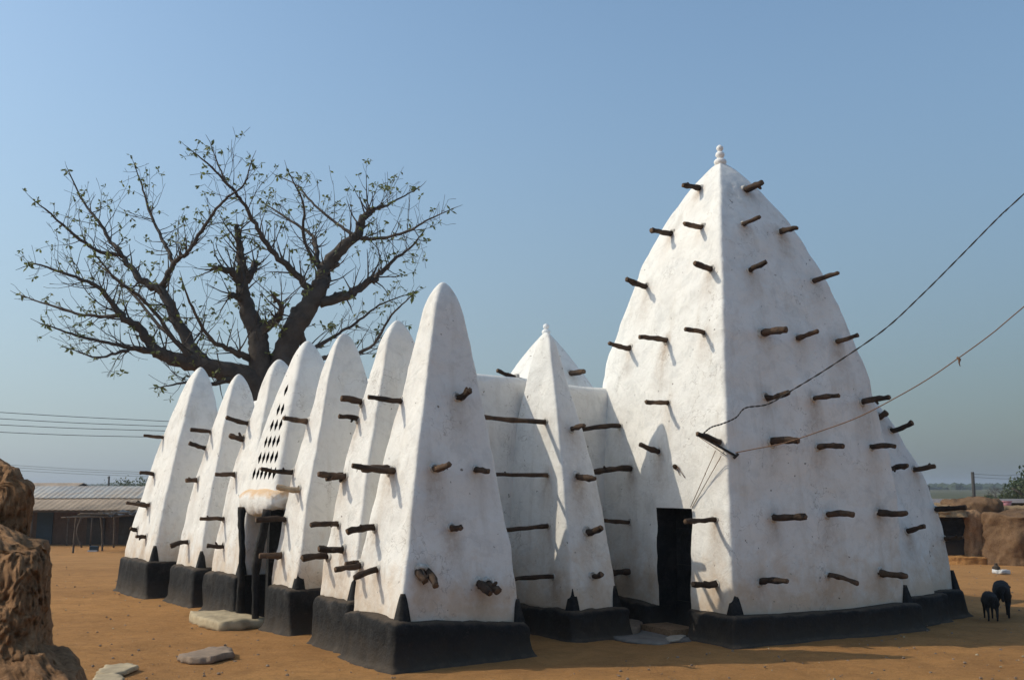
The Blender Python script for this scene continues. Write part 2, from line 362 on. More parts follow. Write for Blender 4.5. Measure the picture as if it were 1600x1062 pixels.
# ------------------------------------------------------------------ mosque
mosque = tag(empty('mosque', W(15, 9.5), R35), 'whitewashed mud mosque with pointed buttresses, projecting logs and black painted base', 'mosque')
TREES = {}
def bvh(o):
    if o.name not in TREES:
        m = world_matrix(o); me = o.data
        TREES[o.name] = BVHTree.FromPolygons([m @ v.co for v in me.vertices], [tuple(p.vertices) for p in me.polygons])
    return TREES[o.name]
def sq(n):                          # n points per side round a unit square
    out = []
    for k in range(4 * n):
        s_, f = divmod(k, n); f = -1 + 2 * f / n; f = 0.35 * f + 0.65 * math.sin(math.pi / 2 * f)
        out.append(((f, -1), (1, f), (-f, 1), (-1, -f))[s_])
    return out
def pinnacle(name, a0, a1, b0, b1, z0, tip, parent, p=1.15, q=0.72, n0=30.0, n1=2.2, nn=24, rings=70, t0=0.0, seed=0, amp=0.030, mat=PLASTER, zbase=None, ncurve=1.8, lin=None, rot=0.0, sink=0.0):
    cr_, sr_ = math.cos(rot), math.sin(rot)
    ca, cb = (a0 + a1) / 2, (b0 + b1) / 2; ha, hb = (a1 - a0) / 2, (b1 - b0) / 2
    ta, tb, tz = tip; S4 = sq(nn); vs = []; m = len(S4); off = Vector((seed * 7.3, seed * 3.1, 0))
    for i in range(rings):
        s = i / (rings - 1.0); t = t0 + (1 - t0) * (1 - (1 - s) ** 1.35) if i < rings - 1 else 1.0
        t = min(t, 0.9995)
        w = (1 - t ** p) ** q
        if lin: w = (1 - lin[0] * t ** lin[1]) * (math.sqrt(max(0.0, 1 - (max(0, t - lin[2]) / (1 - lin[2])) ** 2.8)))
        nn_ = n0 + (n1 - n0) * t ** ncurve
        z = z0 + (tz - z0) * t - sink * max(0, 1 - 12 * t) if not (zbase is not None and i == 0) else zbase
        for x, y in S4:
            r = 1.0 / ((abs(x) ** nn_ + abs(y) ** nn_) ** (1 / nn_))
            ux, uy = x * r * hb * w, y * r * ha * w; bb = cb + (tb - cb) * t + ux * cr_ - uy * sr_; aa = ca + (ta - ca) * t + ux * sr_ + uy * cr_
            P = W(aa, bb, z); c = W(ca + (ta - ca) * t, cb + (tb - cb) * t, z); d = (P - c); d.z = 0
            if d.length > 1e-6:
                d.normalize(); k = min(1, w * 3)
                P += d * k * (amp * fbm(P + off, 0.9, 3) + amp * 0.45 * fbm(P + off, 3.2, 3))
            vs.append(P)
    fs = [(i * m + j, i * m + (j + 1) % m, (i + 1) * m + (j + 1) % m, (i + 1) * m + j) for i in range(rings - 1) for j in range(m)]
    fs.append(tuple(range(m))[::-1]); fs.append(tuple((rings - 1) * m + j for j in range(m)))
    return build(name, vs, fs, mat, parent, W(ca, cb, vs[0].z))
def plinth(a0, a1, b0, b1, h, parent, spikes=(), seed=0, nn=40, sp=0.30, drop=0.0, rot=0.0, piv=(0, 0)):
    def W(a, b, z=0.0):
        da, db = a - piv[0], b - piv[1]; c_, s_ = math.cos(rot), math.sin(rot)
        return AX * (piv[0] + da * c_ + db * s_) + BX * (piv[1] + db * c_ - da * s_) + Vector((0, 0, z))
    """flaring black base with little horns painted and moulded up the plaster's corners"""
    ca, cb = (a0 + a1) / 2, (b0 + b1) / 2; ha, hb = (a1 - a0) / 2, (b1 - b0) / 2
    prof = [(-0.08, 0.08), (0.0, 0.060), (0.05 * h, 0.034), (0.15 * h, 0.014), (0.35 * h, 0.005), (0.6 * h, 0.0), (0.8 * h, 0.0), (0.90 * h, -0.004), (0.965 * h, -0.02), (1.0 * h, -0.05), (1.005 * h, -0.12)]
    S4 = sq(nn); m = len(S4); mb = MB(); vs = []; off = Vector((seed * 5.1, seed * 2.7, 9))
    for z, e in prof:
        for x, y in S4:
            r = 1.0 / ((abs(x) ** 24 + abs(y) ** 24) ** (1 / 24))
            P = W(ca + y * r * (ha + e), cb + x * r * (hb + e), z); d = Vector(P - W(ca, cb, z)).normalized()
            P += d * (0.035 * fbm(P + off, 1.3, 3) + 0.016 * fbm(P + off, 6, 3) + (0.03 * fbm(P + off, 4, 3) if z < 0.1 * h else 0))
            if z > 0.3 * h: P.z -= drop * (x * r + 1) / 2 * min(1, (z / h - 0.3) / 0.5)
            if z > 0.5 * h: P.z += 0.035 * fbm(P + off, 1.1, 3) + 0.022 * fbm(P + off, 5, 3)
            vs.append(P)
    fs = [(i * m + j, i * m + (j + 1) % m, (i + 1) * m + (j + 1) % m, (i + 1) * m + j) for i in range(len(prof) - 1) for j in range(m)]
    fs.append(tuple((len(prof) - 1) * m + j for j in range(m))); mb.add(vs, fs)
    for (sa, sb, da, db) in spikes:      # horn hugging the plaster corner at (sa, sb); da, db = outward signs
        pts = []
        for k in range(8):
            t = k / 7; w = 0.092 * (1 - t) ** 0.75 + 0.006; z = h - 0.04 + (sp + 0.04) * t - drop * (1 if sb > cb else 0)
            c = (sa - da * (0.01 + 0.05 * t * sp / 0.3), sb - db * (0.01 + 0.05 * t * sp / 0.3)); o_ = (0.050 if not rot else 0.070) * (1 - 0.35 * t)
            for (ra, rb) in ((o_ * da, o_ * db), (-w * da, o_ * db), (-w * da, -0.05 * db), (-0.05 * da, -w * db), (o_ * da, -w * db)):
                pts.append(W(c[0] + ra, c[1] + rb, z))
        f2 = [(k * 5 + j, k * 5 + (j + 1) % 5, (k + 1) * 5 + (j + 1) % 5, (k + 1) * 5 + j) for k in range(7) for j in range(5)]
        f2.append((35, 36, 37, 38, 39)); mb.add(pts, f2)
    return mb.build('plinth', BLACK, parent, W(ca, cb, 0))

LOGN = [0]; BASES = {}
def log(part, base, tip, d='front', r=0.042, mat=0, ext=0.0, kink=None, fixed=None, collar=True):
    """a log end sticking out of `part`; base and tip say where it leaves the plaster and where it stops"""
    LOGN[0] += 1; rnd = random.Random(LOGN[0] * 13 + 5)
    D = {'front': -BX, 'side': -AX, 'right': BX, 'out': (-BX - AX).normalized()}[d]
    dr = ray(*base).normalized(); hit = bvh(part).ray_cast(CAM, dr)
    if hit[0] is None:
        best = None
        for k in range(60, 260):
            q = CAM + dr * (k * 0.1); n = bvh(part).find_nearest(q)
            if n[0] is not None and (best is None or n[3] < best[3]): best = n
        hit = best
    P = hit[0].copy(); BASES.setdefault(part.name, []).append((P, r))
    r2 = ray(*tip).normalized(); w0 = P - CAM; b_ = D.dot(r2); den = 1 - b_ * b_
    s = (b_ * w0.dot(r2) - w0.dot(D)) / den; t = (w0.dot(r2) - b_ * w0.dot(D)) / den
    Q = CAM + r2 * t
    if not (0.12 < (Q - P).length < 1.9): print('LOG?', part.name, base, (Q - P).length); Q = P + D * 0.4
    v = (Q - P); Ln = v.length; v.normalize(); Q = Q + v * ext
    if fixed: r = fixed
    r *= rnd.uniform(0.74, 1.16)
    pts = []; rad = []; K = 9; u = v.cross(Vector((0, 0, 1))).normalized(); up = u.cross(v)
    bx_, bz_ = rnd.uniform(-0.035, 0.035), rnd.uniform(-0.026, 0.026)
    st = P - v * 0.16
    for k in range(K):
        f = k / (K - 1); c = st.lerp(Q, f); sag = math.sin(math.pi * f)
        c = c + u * bx_ * sag + up * bz_ * sag + (u * noise.noise(Vector((LOGN[0], f * 5, 7))) + up * noise.noise(Vector((LOGN[0], f * 5, 3)))) * 0.016 * f
        if kink: c = c + up * kink * (abs(f - 0.5) * 2 - 1 if f > 0.5 else -(1 - abs(f - 0.5) * 2)) * 1.0
        pts.append(c); rad.append(r * (1.04 - 0.16 * f + 0.30 * noise.noise(Vector((LOGN[0] * 1.7, f * 5, 0)))))
    ax_ = (pts[-1] - pts[-2]).normalized()
    pts.append(pts[-1] + ax_ * 0.008); rad.append(rad[-1] * 0.82)
    mb = MB(); mb.tube(pts, rad, 12, mat, True, 1, wob=0.45)
    # knots and split stubs
    if rnd.random() < 0.5:
        f = rnd.uniform(0.45, 0.8); c = st.lerp(Q, f); an = rnd.uniform(0, 6.28); dd = (u * math.cos(an) + up * math.sin(an) + v * 0.6).normalized()
        mb.tube([c, c + dd * (r * 1.5), c + dd * (r * 1.9)], [r * 0.55, r * 0.45, r * 0.3], 7, mat)
    if collar:
        k0 = len(mb.v); n = 14
        for ri, (rr, hh) in enumerate(((r * 1.02, 0.016), (r * 1.28, 0.018), (r * 1.55, 0.004), (r * 1.75, -0.03))):
            for j in range(n):
                an = 2 * math.pi * j / n; q = 1 + 0.30 * noise.noise(Vector((LOGN[0] * 3.3, math.cos(an) * 1.5, math.sin(an) * 1.5 + ri * 0.3)))
                mb.v.append(P + (u * math.cos(an) + up * math.sin(an)) * rr * (q if ri else 1) + v * hh * (q if ri else 1))
        for ri in range(3):
            for j in range(n):
                a = k0 + ri * n + j; b = k0 + ri * n + (j + 1) % n; mb.f.append((a, b, b + n, a + n)); mb.m.append(3)
    return mb.build('projecting_log', [WOOD, WOOD_END, WOOD_PALE, COLLAR], part, P)

def carve(o, mb, mats):
    """cut real openings out of a solid part"""
    c = mb.build('cutter', mats); bm = bmesh.new(); bm.from_mesh(c.data); bmesh.ops.recalc_face_normals(bm, faces=bm.faces); bm.to_mesh(c.data); bm.free()
    mod = o.modifiers.new('cut', 'BOOLEAN'); mod.operation = 'DIFFERENCE'; mod.object = c; mod.solver = 'EXACT'
    try: mod.material_mode = 'TRANSFER'
    except Exception: pass
    bpy.context.view_layer.update(); dg = bpy.context.evaluated_depsgraph_get()
    me = bpy.data.meshes.new_from_object(o.evaluated_get(dg)); o.modifiers.clear(); o.data = me; bpy.data.objects.remove(c)
    me.polygons.foreach_set('use_smooth', [True] * len(me.polygons))
    try: me.set_sharp_from_angle(angle=math.radians(50))
    except Exception: pass

# main hall: lumpy wall block with a low rounded parapet
def hall():
    a0, a1, b0, b1, zt = 12.25, 19.9, 7.0, 14.6, 3.60
    S4 = sq(60); m = len(S4); vs = []
    prof = [(-0.1, 0.02), (0.3, 0.0)] + [(0.3 + 3.1 * k / 24, -0.05 * k / 24) for k in range(1, 25)] + [(3.47, -0.055), (3.54, -0.075), (3.585, -0.12), (zt, -0.2), (3.585, -0.30), (3.50, -0.34), (3.36, -0.36), (3.34, -0.6), (3.34, -3.6)]
    ca, cb, ha, hb = (a0 + a1) / 2, (b0 + b1) / 2, (a1 - a0) / 2, (b1 - b0) / 2
    for z, e in prof:
        for x, y in S4:
            r = 1.0 / ((abs(x) ** 40 + abs(y) ** 40) ** (1 / 40)); P = W(ca + y * r * (ha + e), cb + x * r * (hb + e), z)
            d = (P - W(ca, cb, z)).normalized(); P += d * (0.03 * fbm(P, 0.8, 3) + 0.010 * fbm(P, 3, 3)) ; 
            if z > 3.2 and y < 0: P.z -= 0.07 * smooth(8.8, 9.6, P.dot(BX))
            if z > 3.2: P.z += 0.035 * fbm(P + Vector((3, 0, 0)), 0.7, 3)
            vs.append(P)
    fs = [(i * m + j, i * m + (j + 1) % m, (i + 1) * m + (j + 1) % m, (i + 1) * m + j) for i in range(len(prof) - 1) for j in range(m)]
    fs.append(tuple(range(m))[::-1]); fs.append(tuple((len(prof) - 1) * m + j for j in range(m)))
    return build('wall', vs, fs, PLASTER, mosque, W(ca, cb, -0.1))
wall = hall()
plinth(12.05, 20.1, 6.8, 14.8, 0.40, wall, seed=20, nn=60)
log(wall, (806, 583), (777.6, 578.7), 'front')

# west front buttresses, from the nearest corner back to the far end
bt = {}
def buttress(key, a0, a1, b0, b1, z0, tip, pl, drop=0.0, **kw):
    o = pinnacle('buttress', a0, a1, b0, b1, z0 - 0.03, tip, mosque, seed=len(bt) + 1, sink=drop + 0.03, **kw)
    pa0, pa1, pb0, pb1 = pl
    plinth(pa0, pa1, pb0, pb1, z0, o, [(a0, b0, -1, -1)] + ([(a0, b1, -1, 1)] if key in ('b1', 's2', 'n2') else []), seed=len(bt) + 1, sp=0.28, drop=drop)
    bt[key] = o; return o
b1 = buttress('b1', 10.22, 11.48, 5.66, 7.30, 0.52, (10.95, 6.60, 4.54), (10.08, 11.36, 5.50, 7.36), drop=0.15, lin=(0.83, 1.16, 0.89))
b2 = buttress('b2', 11.60, 12.60, 5.76, 7.5, 0.60, (11.98, 6.52, 4.18), (11.45, 12.50, 5.62, 7.5), lin=(0.85, 1.34, 0.89))
b3 = buttress('b3', 13.30, 14.22, 5.76, 7.6, 0.60, (13.60, 6.52, 4.20), (13.20, 14.14, 5.62, 7.4), lin=(0.85, 1.34, 0.89))
b4 = buttress('b4', 15.42, 16.78, 5.74, 7.5, 0.62, (16.05, 6.52, 4.06), (15.30, 16.72, 5.60, 7.4), lin=(0.85, 1.34, 0.89))
b5 = buttress('b5', 17.30, 18.62, 5.74, 7.25, 0.62, (17.92, 6.52, 3.98), (17.16, 18.50, 5.60, 7.2), lin=(0.85, 1.34, 0.89))
b6 = buttress('b6', 19.10, 21.10, 5.48, 7.00, 0.63, (20.02, 6.50, 4.30), (18.95, 20.95, 5.34, 7.1), lin=(0.85, 1.34, 0.89))
# south side buttress between front corner and great tower
s2 = buttress('s2', 10.80, 12.7, 8.52, 9.32, 0.37, (11.83, 8.88, 4.20), (10.68, 12.6, 8.42, 9.42), lin=(0.88, 1.5, 0.94))
# two more beyond the great tower
n2 = buttress('n2', 9.40, 11.5, 11.9, 15.04, 0.40, (10.6, 13.3, 4.1), (9.28, 11.6, 12.9, 15.14), lin=(0.80, 2.3, 0.9))
n1 = buttress('n1', 9.15, 10.5, 13.0, 14.14, 0.40, (10.3, 13.3, 3.3), (9.05, 10.6, 12.9, 14.26), lin=(0.7, 1.8, 0.9))

# great tower
TW = -0.122; TC = (10.66, 11.70)
def WT(a, b, z=0.0):                # tower frame: turned a few degrees from the hall
    da, db = a - TC[0], b - TC[1]; c_, s_ = math.cos(TW), math.sin(TW)
    return W(TC[0] + da * c_ + db * s_, TC[1] + db * c_ - da * s_, z)
tower = pinnacle('tower', TC[0] - 1.56, TC[0] + 1.94, TC[1] - 1.56, TC[1] + 1.56, 0.33, (10.86, 11.60, 7.02), mosque, p=2.4, q=0.785, n0=60, n1=14, nn=48, rings=130, seed=31, amp=0.042, ncurve=2.2, rot=TW)
fa, fb = TC[0] - 1.56, TC[1] - 1.56
plinth(fa - 0.18, fa + 0.80, fb - 0.17, fb + 3.25, 0.36, tower, [(fa, fb, -1, -1), (fa, fb + 3.12, -1, 1)], seed=32, nn=40, sp=0.24, rot=TW, piv=TC)
plinth(fa + 1.62, fa + 3.55, fb - 0.17, fb + 3.22, 0.36, tower, seed=33, nn=40, rot=TW, piv=TC)
DR = TW + R35; DC = (fa + 1.21, fb)
cut = MB(); cut.box(WT(DC[0], DC[1] + 0.02, 0.80), (0.36, 0.375, 0.88), R35 + TW); carve(tower, cut, [BLACK])
dm = MB()
dm.box(WT(DC[0], DC[1] + 0.32, 0.83), (0.022, 0.385, 0.83), R35 + TW)
for k in range(3): dm.box(WT(DC[0], DC[1] + 0.288, 0.35 + 0.5 * k), (0.012, 0.36, 0.04), R35 + TW)
door = dm.build('door', BLACK, tower, smoothf=False)
hm = MB(); hm.tube([WT(DC[0] - .24, DC[1] + .28, 0.85), WT(DC[0] - .24, DC[1] + .22, 0.86), WT(DC[0] - .24, DC[1] + .22, 0.96), WT(DC[0] - .24, DC[1] + .28, 0.97)], 0.009, 6)
hm.build('handle', WIRE, door)
sm = MB(); sm.box(WT(DC[0], DC[1] - 0.14, 0.045), (0.22, 0.34, 0.055), R35 + TW); sm.build('door_sill', MUD_TAN, tower, smoothf=False)
def finial(parent, base, spec):
    mb = MB(); prof = []; z = -0.06
    for (r, h) in spec:
        n = 9
        for k in range(n):
            an = -math.pi / 2 + math.pi * k / (n - 1); prof.append((max(0.35 * r if k in (0, n - 1) else 0, r * math.cos(an)), z + h / 2 + h / 2 * math.sin(an)))
        z += h * 0.93
    vs = []; n = 20
    for r, zz in prof:
        for j in range(n): vs.append(base + Vector((r * math.cos(2 * math.pi * j / n), r * math.sin(2 * math.pi * j / n), zz)))
    fs = [(i * n + j, i * n + (j + 1) % n, (i + 1) * n + (j + 1) % n, (i + 1) * n + j) for i in range(len(prof) - 1) for j in range(n)]
    fs.append(tuple(range(n))[::-1]); fs.append(tuple((len(prof) - 1) * n + j for j in range(n)))
    mb.add(vs, fs); mb.build('finial', PAINT, parent, base)
finial(tower, W(10.86, 11.60, 7.01), [(0.10, 0.13), (0.072, 0.125), (0.055, 0.105)])
# rear tower over the roof
rear = pinnacle('tower', 14.45, 16.95, 10.55, 13.05, 1.9, (15.7, 11.8, 4.95), mosque, p=1.6, q=0.92, n0=20, n1=6, nn=24, rings=60, seed=41, amp=0.02)
rear['label'] = 'smaller rear tower with two ball finial'
finial(rear, W(15.7, 11.8, 4.92), [(0.085, 0.13), (0.06, 0.11)])

# entrance between the third and fourth buttresses: pierced pinnacle, earth lintel, black posts
ent = pinnacle('lattice_pinnacle', 14.10, 15.80, 5.62, 7.5, 0.6, (14.92, 6.52, 4.24), mosque, lin=(0.87, 1.45, 0.90), n0=18, n1=2.3, t0=0.33, seed=51, amp=0.012)
ent['label'] = 'pointed panel pierced with rows of dark diamond holes'
def lattice():
    mb = MB(); o = bvh(ent)
    rows = [(3.44, 1), (3.14, 2), (2.90, 3), (2.65, 4), (2.41, 5), (2.17, 6)]
    for z, n in rows:
        for k in range(n):
            a = 14.86 + (k - (n - 1) / 2) * 0.165
            h = o.ray_cast(W(a, 3.0, z), BX)
            if h[0] is None: continue
            b = h[0].dot(BX); w, hh = 0.062, 0.098
            vs = []
            for db in (-0.25, 0.16):
                for (da, dz) in ((-w, 0), (-w * 0.45, -hh * 0.6), (0, -hh), (w * 0.45, -hh * 0.6), (w, 0), (w * 0.45, hh * 0.6), (0, hh), (-w * 0.45, hh * 0.6)):
                    vs.append(W(a + da, b + db, z + dz))
            mb.add(vs, [tuple(range(8)), tuple(range(15, 7, -1))] + [(j + 8, (j + 1) % 8 + 8, (j + 1) % 8, j) for j in range(8)], 0)
    return mb
carve(ent, lattice(), [BLACK]); TREES.pop(ent.name, None)
def lintel():
    prof = [(6.45, 1.64), (6.1, 1.62), (5.85, 1.60), (5.74, 1.60), (5.69, 1.62), (5.67, 1.70), (5.66, 1.80), (5.68, 1.86), (5.74, 1.91), (5.85, 1.955), (6.0, 2.02), (6.15, 2.075), (6.3, 2.10), (6.45, 2.11)]
    nu = 44; vs = []
    for (b, z) in prof:
        for i in range(nu):
            f = i / (nu - 1); a = 14.16 + 1.36 * f; e_ = abs(2 * f - 1) ** 6
            P = W(a, b + 0.05 * e_, z - 0.05 * e_ * (1 if z > 1.8 else -1)); P.z += 0.03 * fbm(P, 2.2, 3)
            if z < 1.68: P.z -= 0.03 + 0.06 * fbm(P, 3.5, 3) + 0.05 * (1 - abs(2 * f - 1)) - 0.05
            P += (-BX) * (0.018 * fbm(P, 3, 3) + 0.012 * fbm(P, 11, 3)); vs.append(P)
    n = len(prof); fs = [(j * nu + i, j * nu + i + 1, ((j + 1) % n) * nu + i + 1, ((j + 1) % n) * nu + i) for j in range(n) for i in range(nu - 1)]
    fs.append(tuple(j * nu for j in range(n))); fs.append(tuple(j * nu + nu - 1 for j in range(n))[::-1])
    return build('lintel', vs, fs, STAIN, ent)
lintel()
pm = MB()
for pts, rr in (([(15.20, 5.70, -0.05), (15.14, 5.66, 0.25), (15.02, 5.62, 0.65), (15.03, 5.62, 1.05), (15.16, 5.64, 1.4), (15.22, 5.66, 1.75)], [0.075, 0.06, 0.05, 0.045, 0.05, 0.06]),
                ([(14.40, 5.62, -0.05), (14.38, 5.6, 0.35), (14.36, 5.58, 0.75), (14.30, 5.58, 1.0), (14.22, 5.62, 1.35), (14.18, 5.66, 1.75)], [0.055, 0.048, 0.055, 0.065, 0.06, 0.06])):
    p_ = MB()
    fine = []; fr = []
    for k in range(len(pts) - 1):
        for s in range(4):
            t = s / 4; fine.append(Vector(pts[k]).lerp(Vector(pts[k + 1]), t)); fr.append(rr[k] + (rr[k + 1] - rr[k]) * t)
    p_.tube([W(*q) for q in fine], fr, 12, wob=0.3); p_.build('door_post', BLACK, ent)
jm = MB(); jm.box(W(14.36, 6.3, 0.85), (0.55, 0.045, 0.9), R35); jm.build('door_jamb', BLACK, ent, smoothf=False)
dk = MB(); dk.box(W(14.9, 7.02, 0.85), (0.05, 0.62, 0.9), R35); dk.build('door', BLACK, ent, smoothf=False)  # black panel added behind the opening, its inner darkness put into the colour
im = MB(); im.box(W(15.36, 6.3, 0.31), (0.62, 0.05, 0.33), R35); im.build('skirting', BLACK, ent, smoothf=False)

# ---- logs: (where it leaves the wall), (tip)
for B_, T_ in (((253, 682), (225, 680)), ((241, 742), (219, 738)), ((235, 787), (198, 785)), ((231, 790), (212, 786)), ((215, 826), (204, 825)), ((229, 838), (213, 838))): log(b6, B_, T_)
for B_, T_ in (((325, 673), (298, 671)), ((314, 697), (296, 692)), ((309, 750), (291, 750)), ((295, 848), (267, 852))): log(b5, B_, T_)
for B_, T_ in (((381, 658), (354, 652)), ((374, 682), (359, 680)), ((368, 741.5), (337, 741)), ((349.5, 811), (313, 810)), ((349.5, 851), (324, 852))): log(b4, B_, T_)
for B_, T_ in (((471.6, 655), (443.6, 653)), ((455, 736), (408, 732)), ((446, 811.6), (400.6, 811.6)), ((441, 866), (406, 868))): log(b3, B_, T_)
log(b3, (468, 763), (433, 760), mat=2, r=0.036)
for B_, T_ in (((561, 629), (534, 622)), ((546, 653), (530, 650)), ((541, 743.5), (498, 740)), ((536, 746), (510, 746)), ((530, 821), (486, 820)), ((537, 857), (498.5, 857)), ((513, 871), (472.6, 871.6))): log(b2, B_, T_)
for B_, T_ in (((626.7, 625.6), (576, 620)), ((614.6, 734), (551, 727)), ((608, 736), (566, 732)), ((586, 825), (543, 830)), ((564.5, 882.5), (524.5, 889)), ((562, 880), (540, 881)), ((591, 890), (554, 902))): log(b1, B_, T_)
for B_, T_ in (((714, 620), (734, 610)), ((678, 731), (702, 725)), ((744, 733), (763, 735.6)), ((705, 823.5), (720, 824.5)), ((657, 892), (665, 907)), ((664, 890), (681, 914)), ((748, 911), (766, 926)), ((762, 912), (777, 923))): log(b1, B_, T_, 'side', r=0.046)
for B_, T_ in (((853, 658.7), (758, 651.6)), ((856, 742), (779, 741)), ((857, 821), (797, 826.5)), ((865, 901), (809, 905))): log(s2, B_, T_, r=0.038, ext=0.25)
for B_, T_ in (((893, 672), (913, 665)), ((901, 744), (929, 747)), ((917, 829), (939, 824)), ((924.5, 899), (940, 896.6))): log(s2, B_, T_, 'side')
for B_, T_ in (((969, 666), (918, 670)), ((987, 732), (937, 736)), ((984, 815), (952, 813)), ((982, 894), (964, 894))): log(tower, B_, T_, ext=0.12)
for B_, T_ in (((985, 543), (952, 536)), ((1040.7, 533), (999.6, 526.6)), ((1101, 521.7), (1071, 514.5)), ((1045, 629), (1009.5, 628)), ((1031, 705), (1001, 694)), ((1125.7, 691), (1090, 677)),
               ((1119, 811.7), (1071, 814.5)), ((1120, 911), (1083, 912)), ((1094, 295.7), (1067.4, 290)), ((1050, 365), (1018, 360)), ((1098, 355), (1070, 349.6)), ((1112, 420.8), (1085.6, 411)), ((1011, 447), (979.6, 436))): log(tower, B_, T_)
for B_, T_ in (((1164.7, 297), (1191, 285)), ((1162, 351), (1187, 339)), ((1219, 364), (1245.4, 356)), ((1171.5, 423.5), (1197, 409.7)), ((1270, 440), (1309, 426.7)), ((1191, 521), (1228, 515)), ((1246.6, 528), (1277.5, 517)), ((1306, 534), (1340, 523.6)),
               ((1195.7, 619), (1232.6, 613)), ((1271, 623), (1310.6, 618)), ((1347, 628.6), (1389.6, 620.5)), ((1206, 691.5), (1246.7, 688.6)), ((1277.5, 699), (1317, 697)), ((1362, 699), (1399, 697)),
               ((1208.4, 808), (1258.6, 807)), ((1291.7, 804.5), (1332.8, 803.5)), ((1373, 799), (1416.5, 801)), ((1187.6, 910), (1230, 907.6)), ((1293.5, 899.5), (1340, 911)), ((1375.4, 893.4), (1416.5, 899.5))): log(tower, B_, T_, 'side', r=0.044)
for B_, T_ in (((1391, 671), (1425, 660)), ((1428, 732.6), (1460.5, 728)), ((1464, 795), (1509, 792)), ((1475, 841), (1504, 839))): log(n2, B_, T_, 'side')
log(n2, (1374, 650), (1385, 644), 'side')
for B_, T_ in (((1396, 729), (1418, 727)), ((1417, 829.5), (1444.4, 821.5))): log(n1, B_, T_, 'side')
log(rear, (892, 583), (897, 585), 'side', r=0.045)

# rusty run-off and knocked plaster below each log, stored on the wall it stains
for nm, bs in BASES.items():
    o = bpy.data.objects[nm]; me = o.data; m = world_matrix(o); at_ = me.attributes.new('stain', 'FLOAT', 'POINT'); vals = [0.0] * len(me.vertices)
    ln = [(P, 0.30 + 0.5 * ((k * 37) % 11) / 11.0, 0.4 + 0.6 * ((k * 53) % 7) / 7.0) for k, (P, r) in enumerate(bs)]
    for i, v in enumerate(me.vertices):
        q = m @ v.co
        for P, L_, st_ in ln:
            dz = P.z - q.z
            if -0.16 < dz < L_ + 0.1:
                h = math.hypot(q.x - P.x, q.y - P.y) - abs(dz) * 0.22
                if h < 0.16: vals[i] = max(vals[i], st_ * (1 - max(0, h) / 0.16) * (1 - max(0, dz) / (L_ + 0.1)) * (1 if dz > 0 else 1 + dz / 0.16))
    at_.data.foreach_set('value', vals)

# bits set on or by the mosque
def slab(name, poly, z0, z1, mat, label, cat, seed=0, jit=0.02, tilt=0.0, sub=10, group=None):
    """rough flat stone: an outline with an uneven top and a chipped edge"""
    c = sum((Vector(p) for p in poly), Vector((0, 0, 0))) / len(poly); out = []
    for k in range(len(poly)):
        p, q = Vector(poly[k]), Vector(poly[(k + 1) % len(poly)])
        for s in range(sub):
            r = p.lerp(q, s / sub); d = (r - c).normalized(); r = r + d * jit * 2.4 * fbm((r.x * 3, r.y * 3, seed), 2.5, 4); out.append(r)
    m = len(out); vs = []; lay = [(1.02, 0.0), (1.03, 0.35), (1.0, 0.75), (0.975, 1.0), (0.8, 1.0), (0.5, 1.0), (0.2, 1.0)]
    for s, h in lay:
        for p in out:
            q = c + (p - c) * s; q.z = z0 + (z1 - z0) * h + tilt * (q.x - c.x) + (jit * 0.7 * fbm(q + Vector((0, 0, seed)), 5, 4) if h > 0 else 0)
            d = (p - c).normalized(); q += d * jit * 0.8 * fbm((q.x, q.y, h * 2 + seed), 9, 3); vs.append(q)
    fs = [(i * m + j, i * m + (j + 1) % m, (i + 1) * m + (j + 1) % m, (i + 1) * m + j) for i in range(len(lay) - 1) for j in range(m)]
    fs.append(tuple((len(lay) - 1) * m + j for j in range(m))); fs.append(tuple(range(m))[::-1])
    return tag(build(name, vs, fs, mat, smoothf=True), label, cat, group)
G = lambda u, v, z=0.0: Vector((onground(u, v, z).x, onground(u, v, z).y, 0))
slab('step_stone', [W(14.25, 5.05), W(15.05, 4.98), W(15.75, 5.1), W(15.5, 5.6), W(14.3, 5.75)], -0.01, 0.12, STONE_PALE, 'pale rough stone slab forming the step at the small entrance', 'step', 3, 0.03)
slab('flat_stone', [G(276, 1030), G(300, 1024), G(335, 1018), G(362, 1022), G(364, 1030), G(330, 1037), G(295, 1036)], 0.0, 0.07, STONE, 'dark brown flat stone lying alone on the open earth, tilted with a shadow under it', 'stone', 5, 0.018, 0.06)
slab('flat_stone', [G(150, 1056), G(165, 1044), G(200, 1042), G(214, 1046), G(195, 1055), G(175, 1060)], 0.0, 0.05, STONE_PALE, 'pale flat stone beside the broken mud wall, the further of two pieces', 'stone', 8, 0.015, 0.03)
slab('flat_stone', [G(140, 1075), G(150, 1060), G(180, 1058), G(196, 1064), G(185, 1085), G(150, 1090)], 0.0, 0.05, STONE_PALE, 'pale flat stone at the bottom edge, the nearer of two pieces', 'stone', 11, 0.015, 0.0)
slab('broken_stick_bark', [G(348, 979), G(358, 975), G(374, 974), G(378, 977), G(366, 981), G(352, 982)], 0.0, 0.035, STONE_PALE, 'thin pale chip of wood on the earth in front of the entrance step', 'wood chip', 14, 0.012)
slab('loose_block', [G(972, 988), G(976, 979), G(996, 977), G(1003, 984), G(998, 991), G(982, 993)], 0.0, 0.105, STONE, 'brown earth block lying between the slim buttress and the black doorway', 'block', 17, 0.02)
ap = slab('cement_apron', [G(955, 996), G(985, 972), G(1030, 968), G(1072, 985), G(1078, 1000), G(1030, 1006), G(985, 1002)], -0.02, 0.022, CEMENT, 'low grey cement apron on the ground before the black doorway', 'cement apron', 21, 0.012)
ap['kind'] = 'structure'
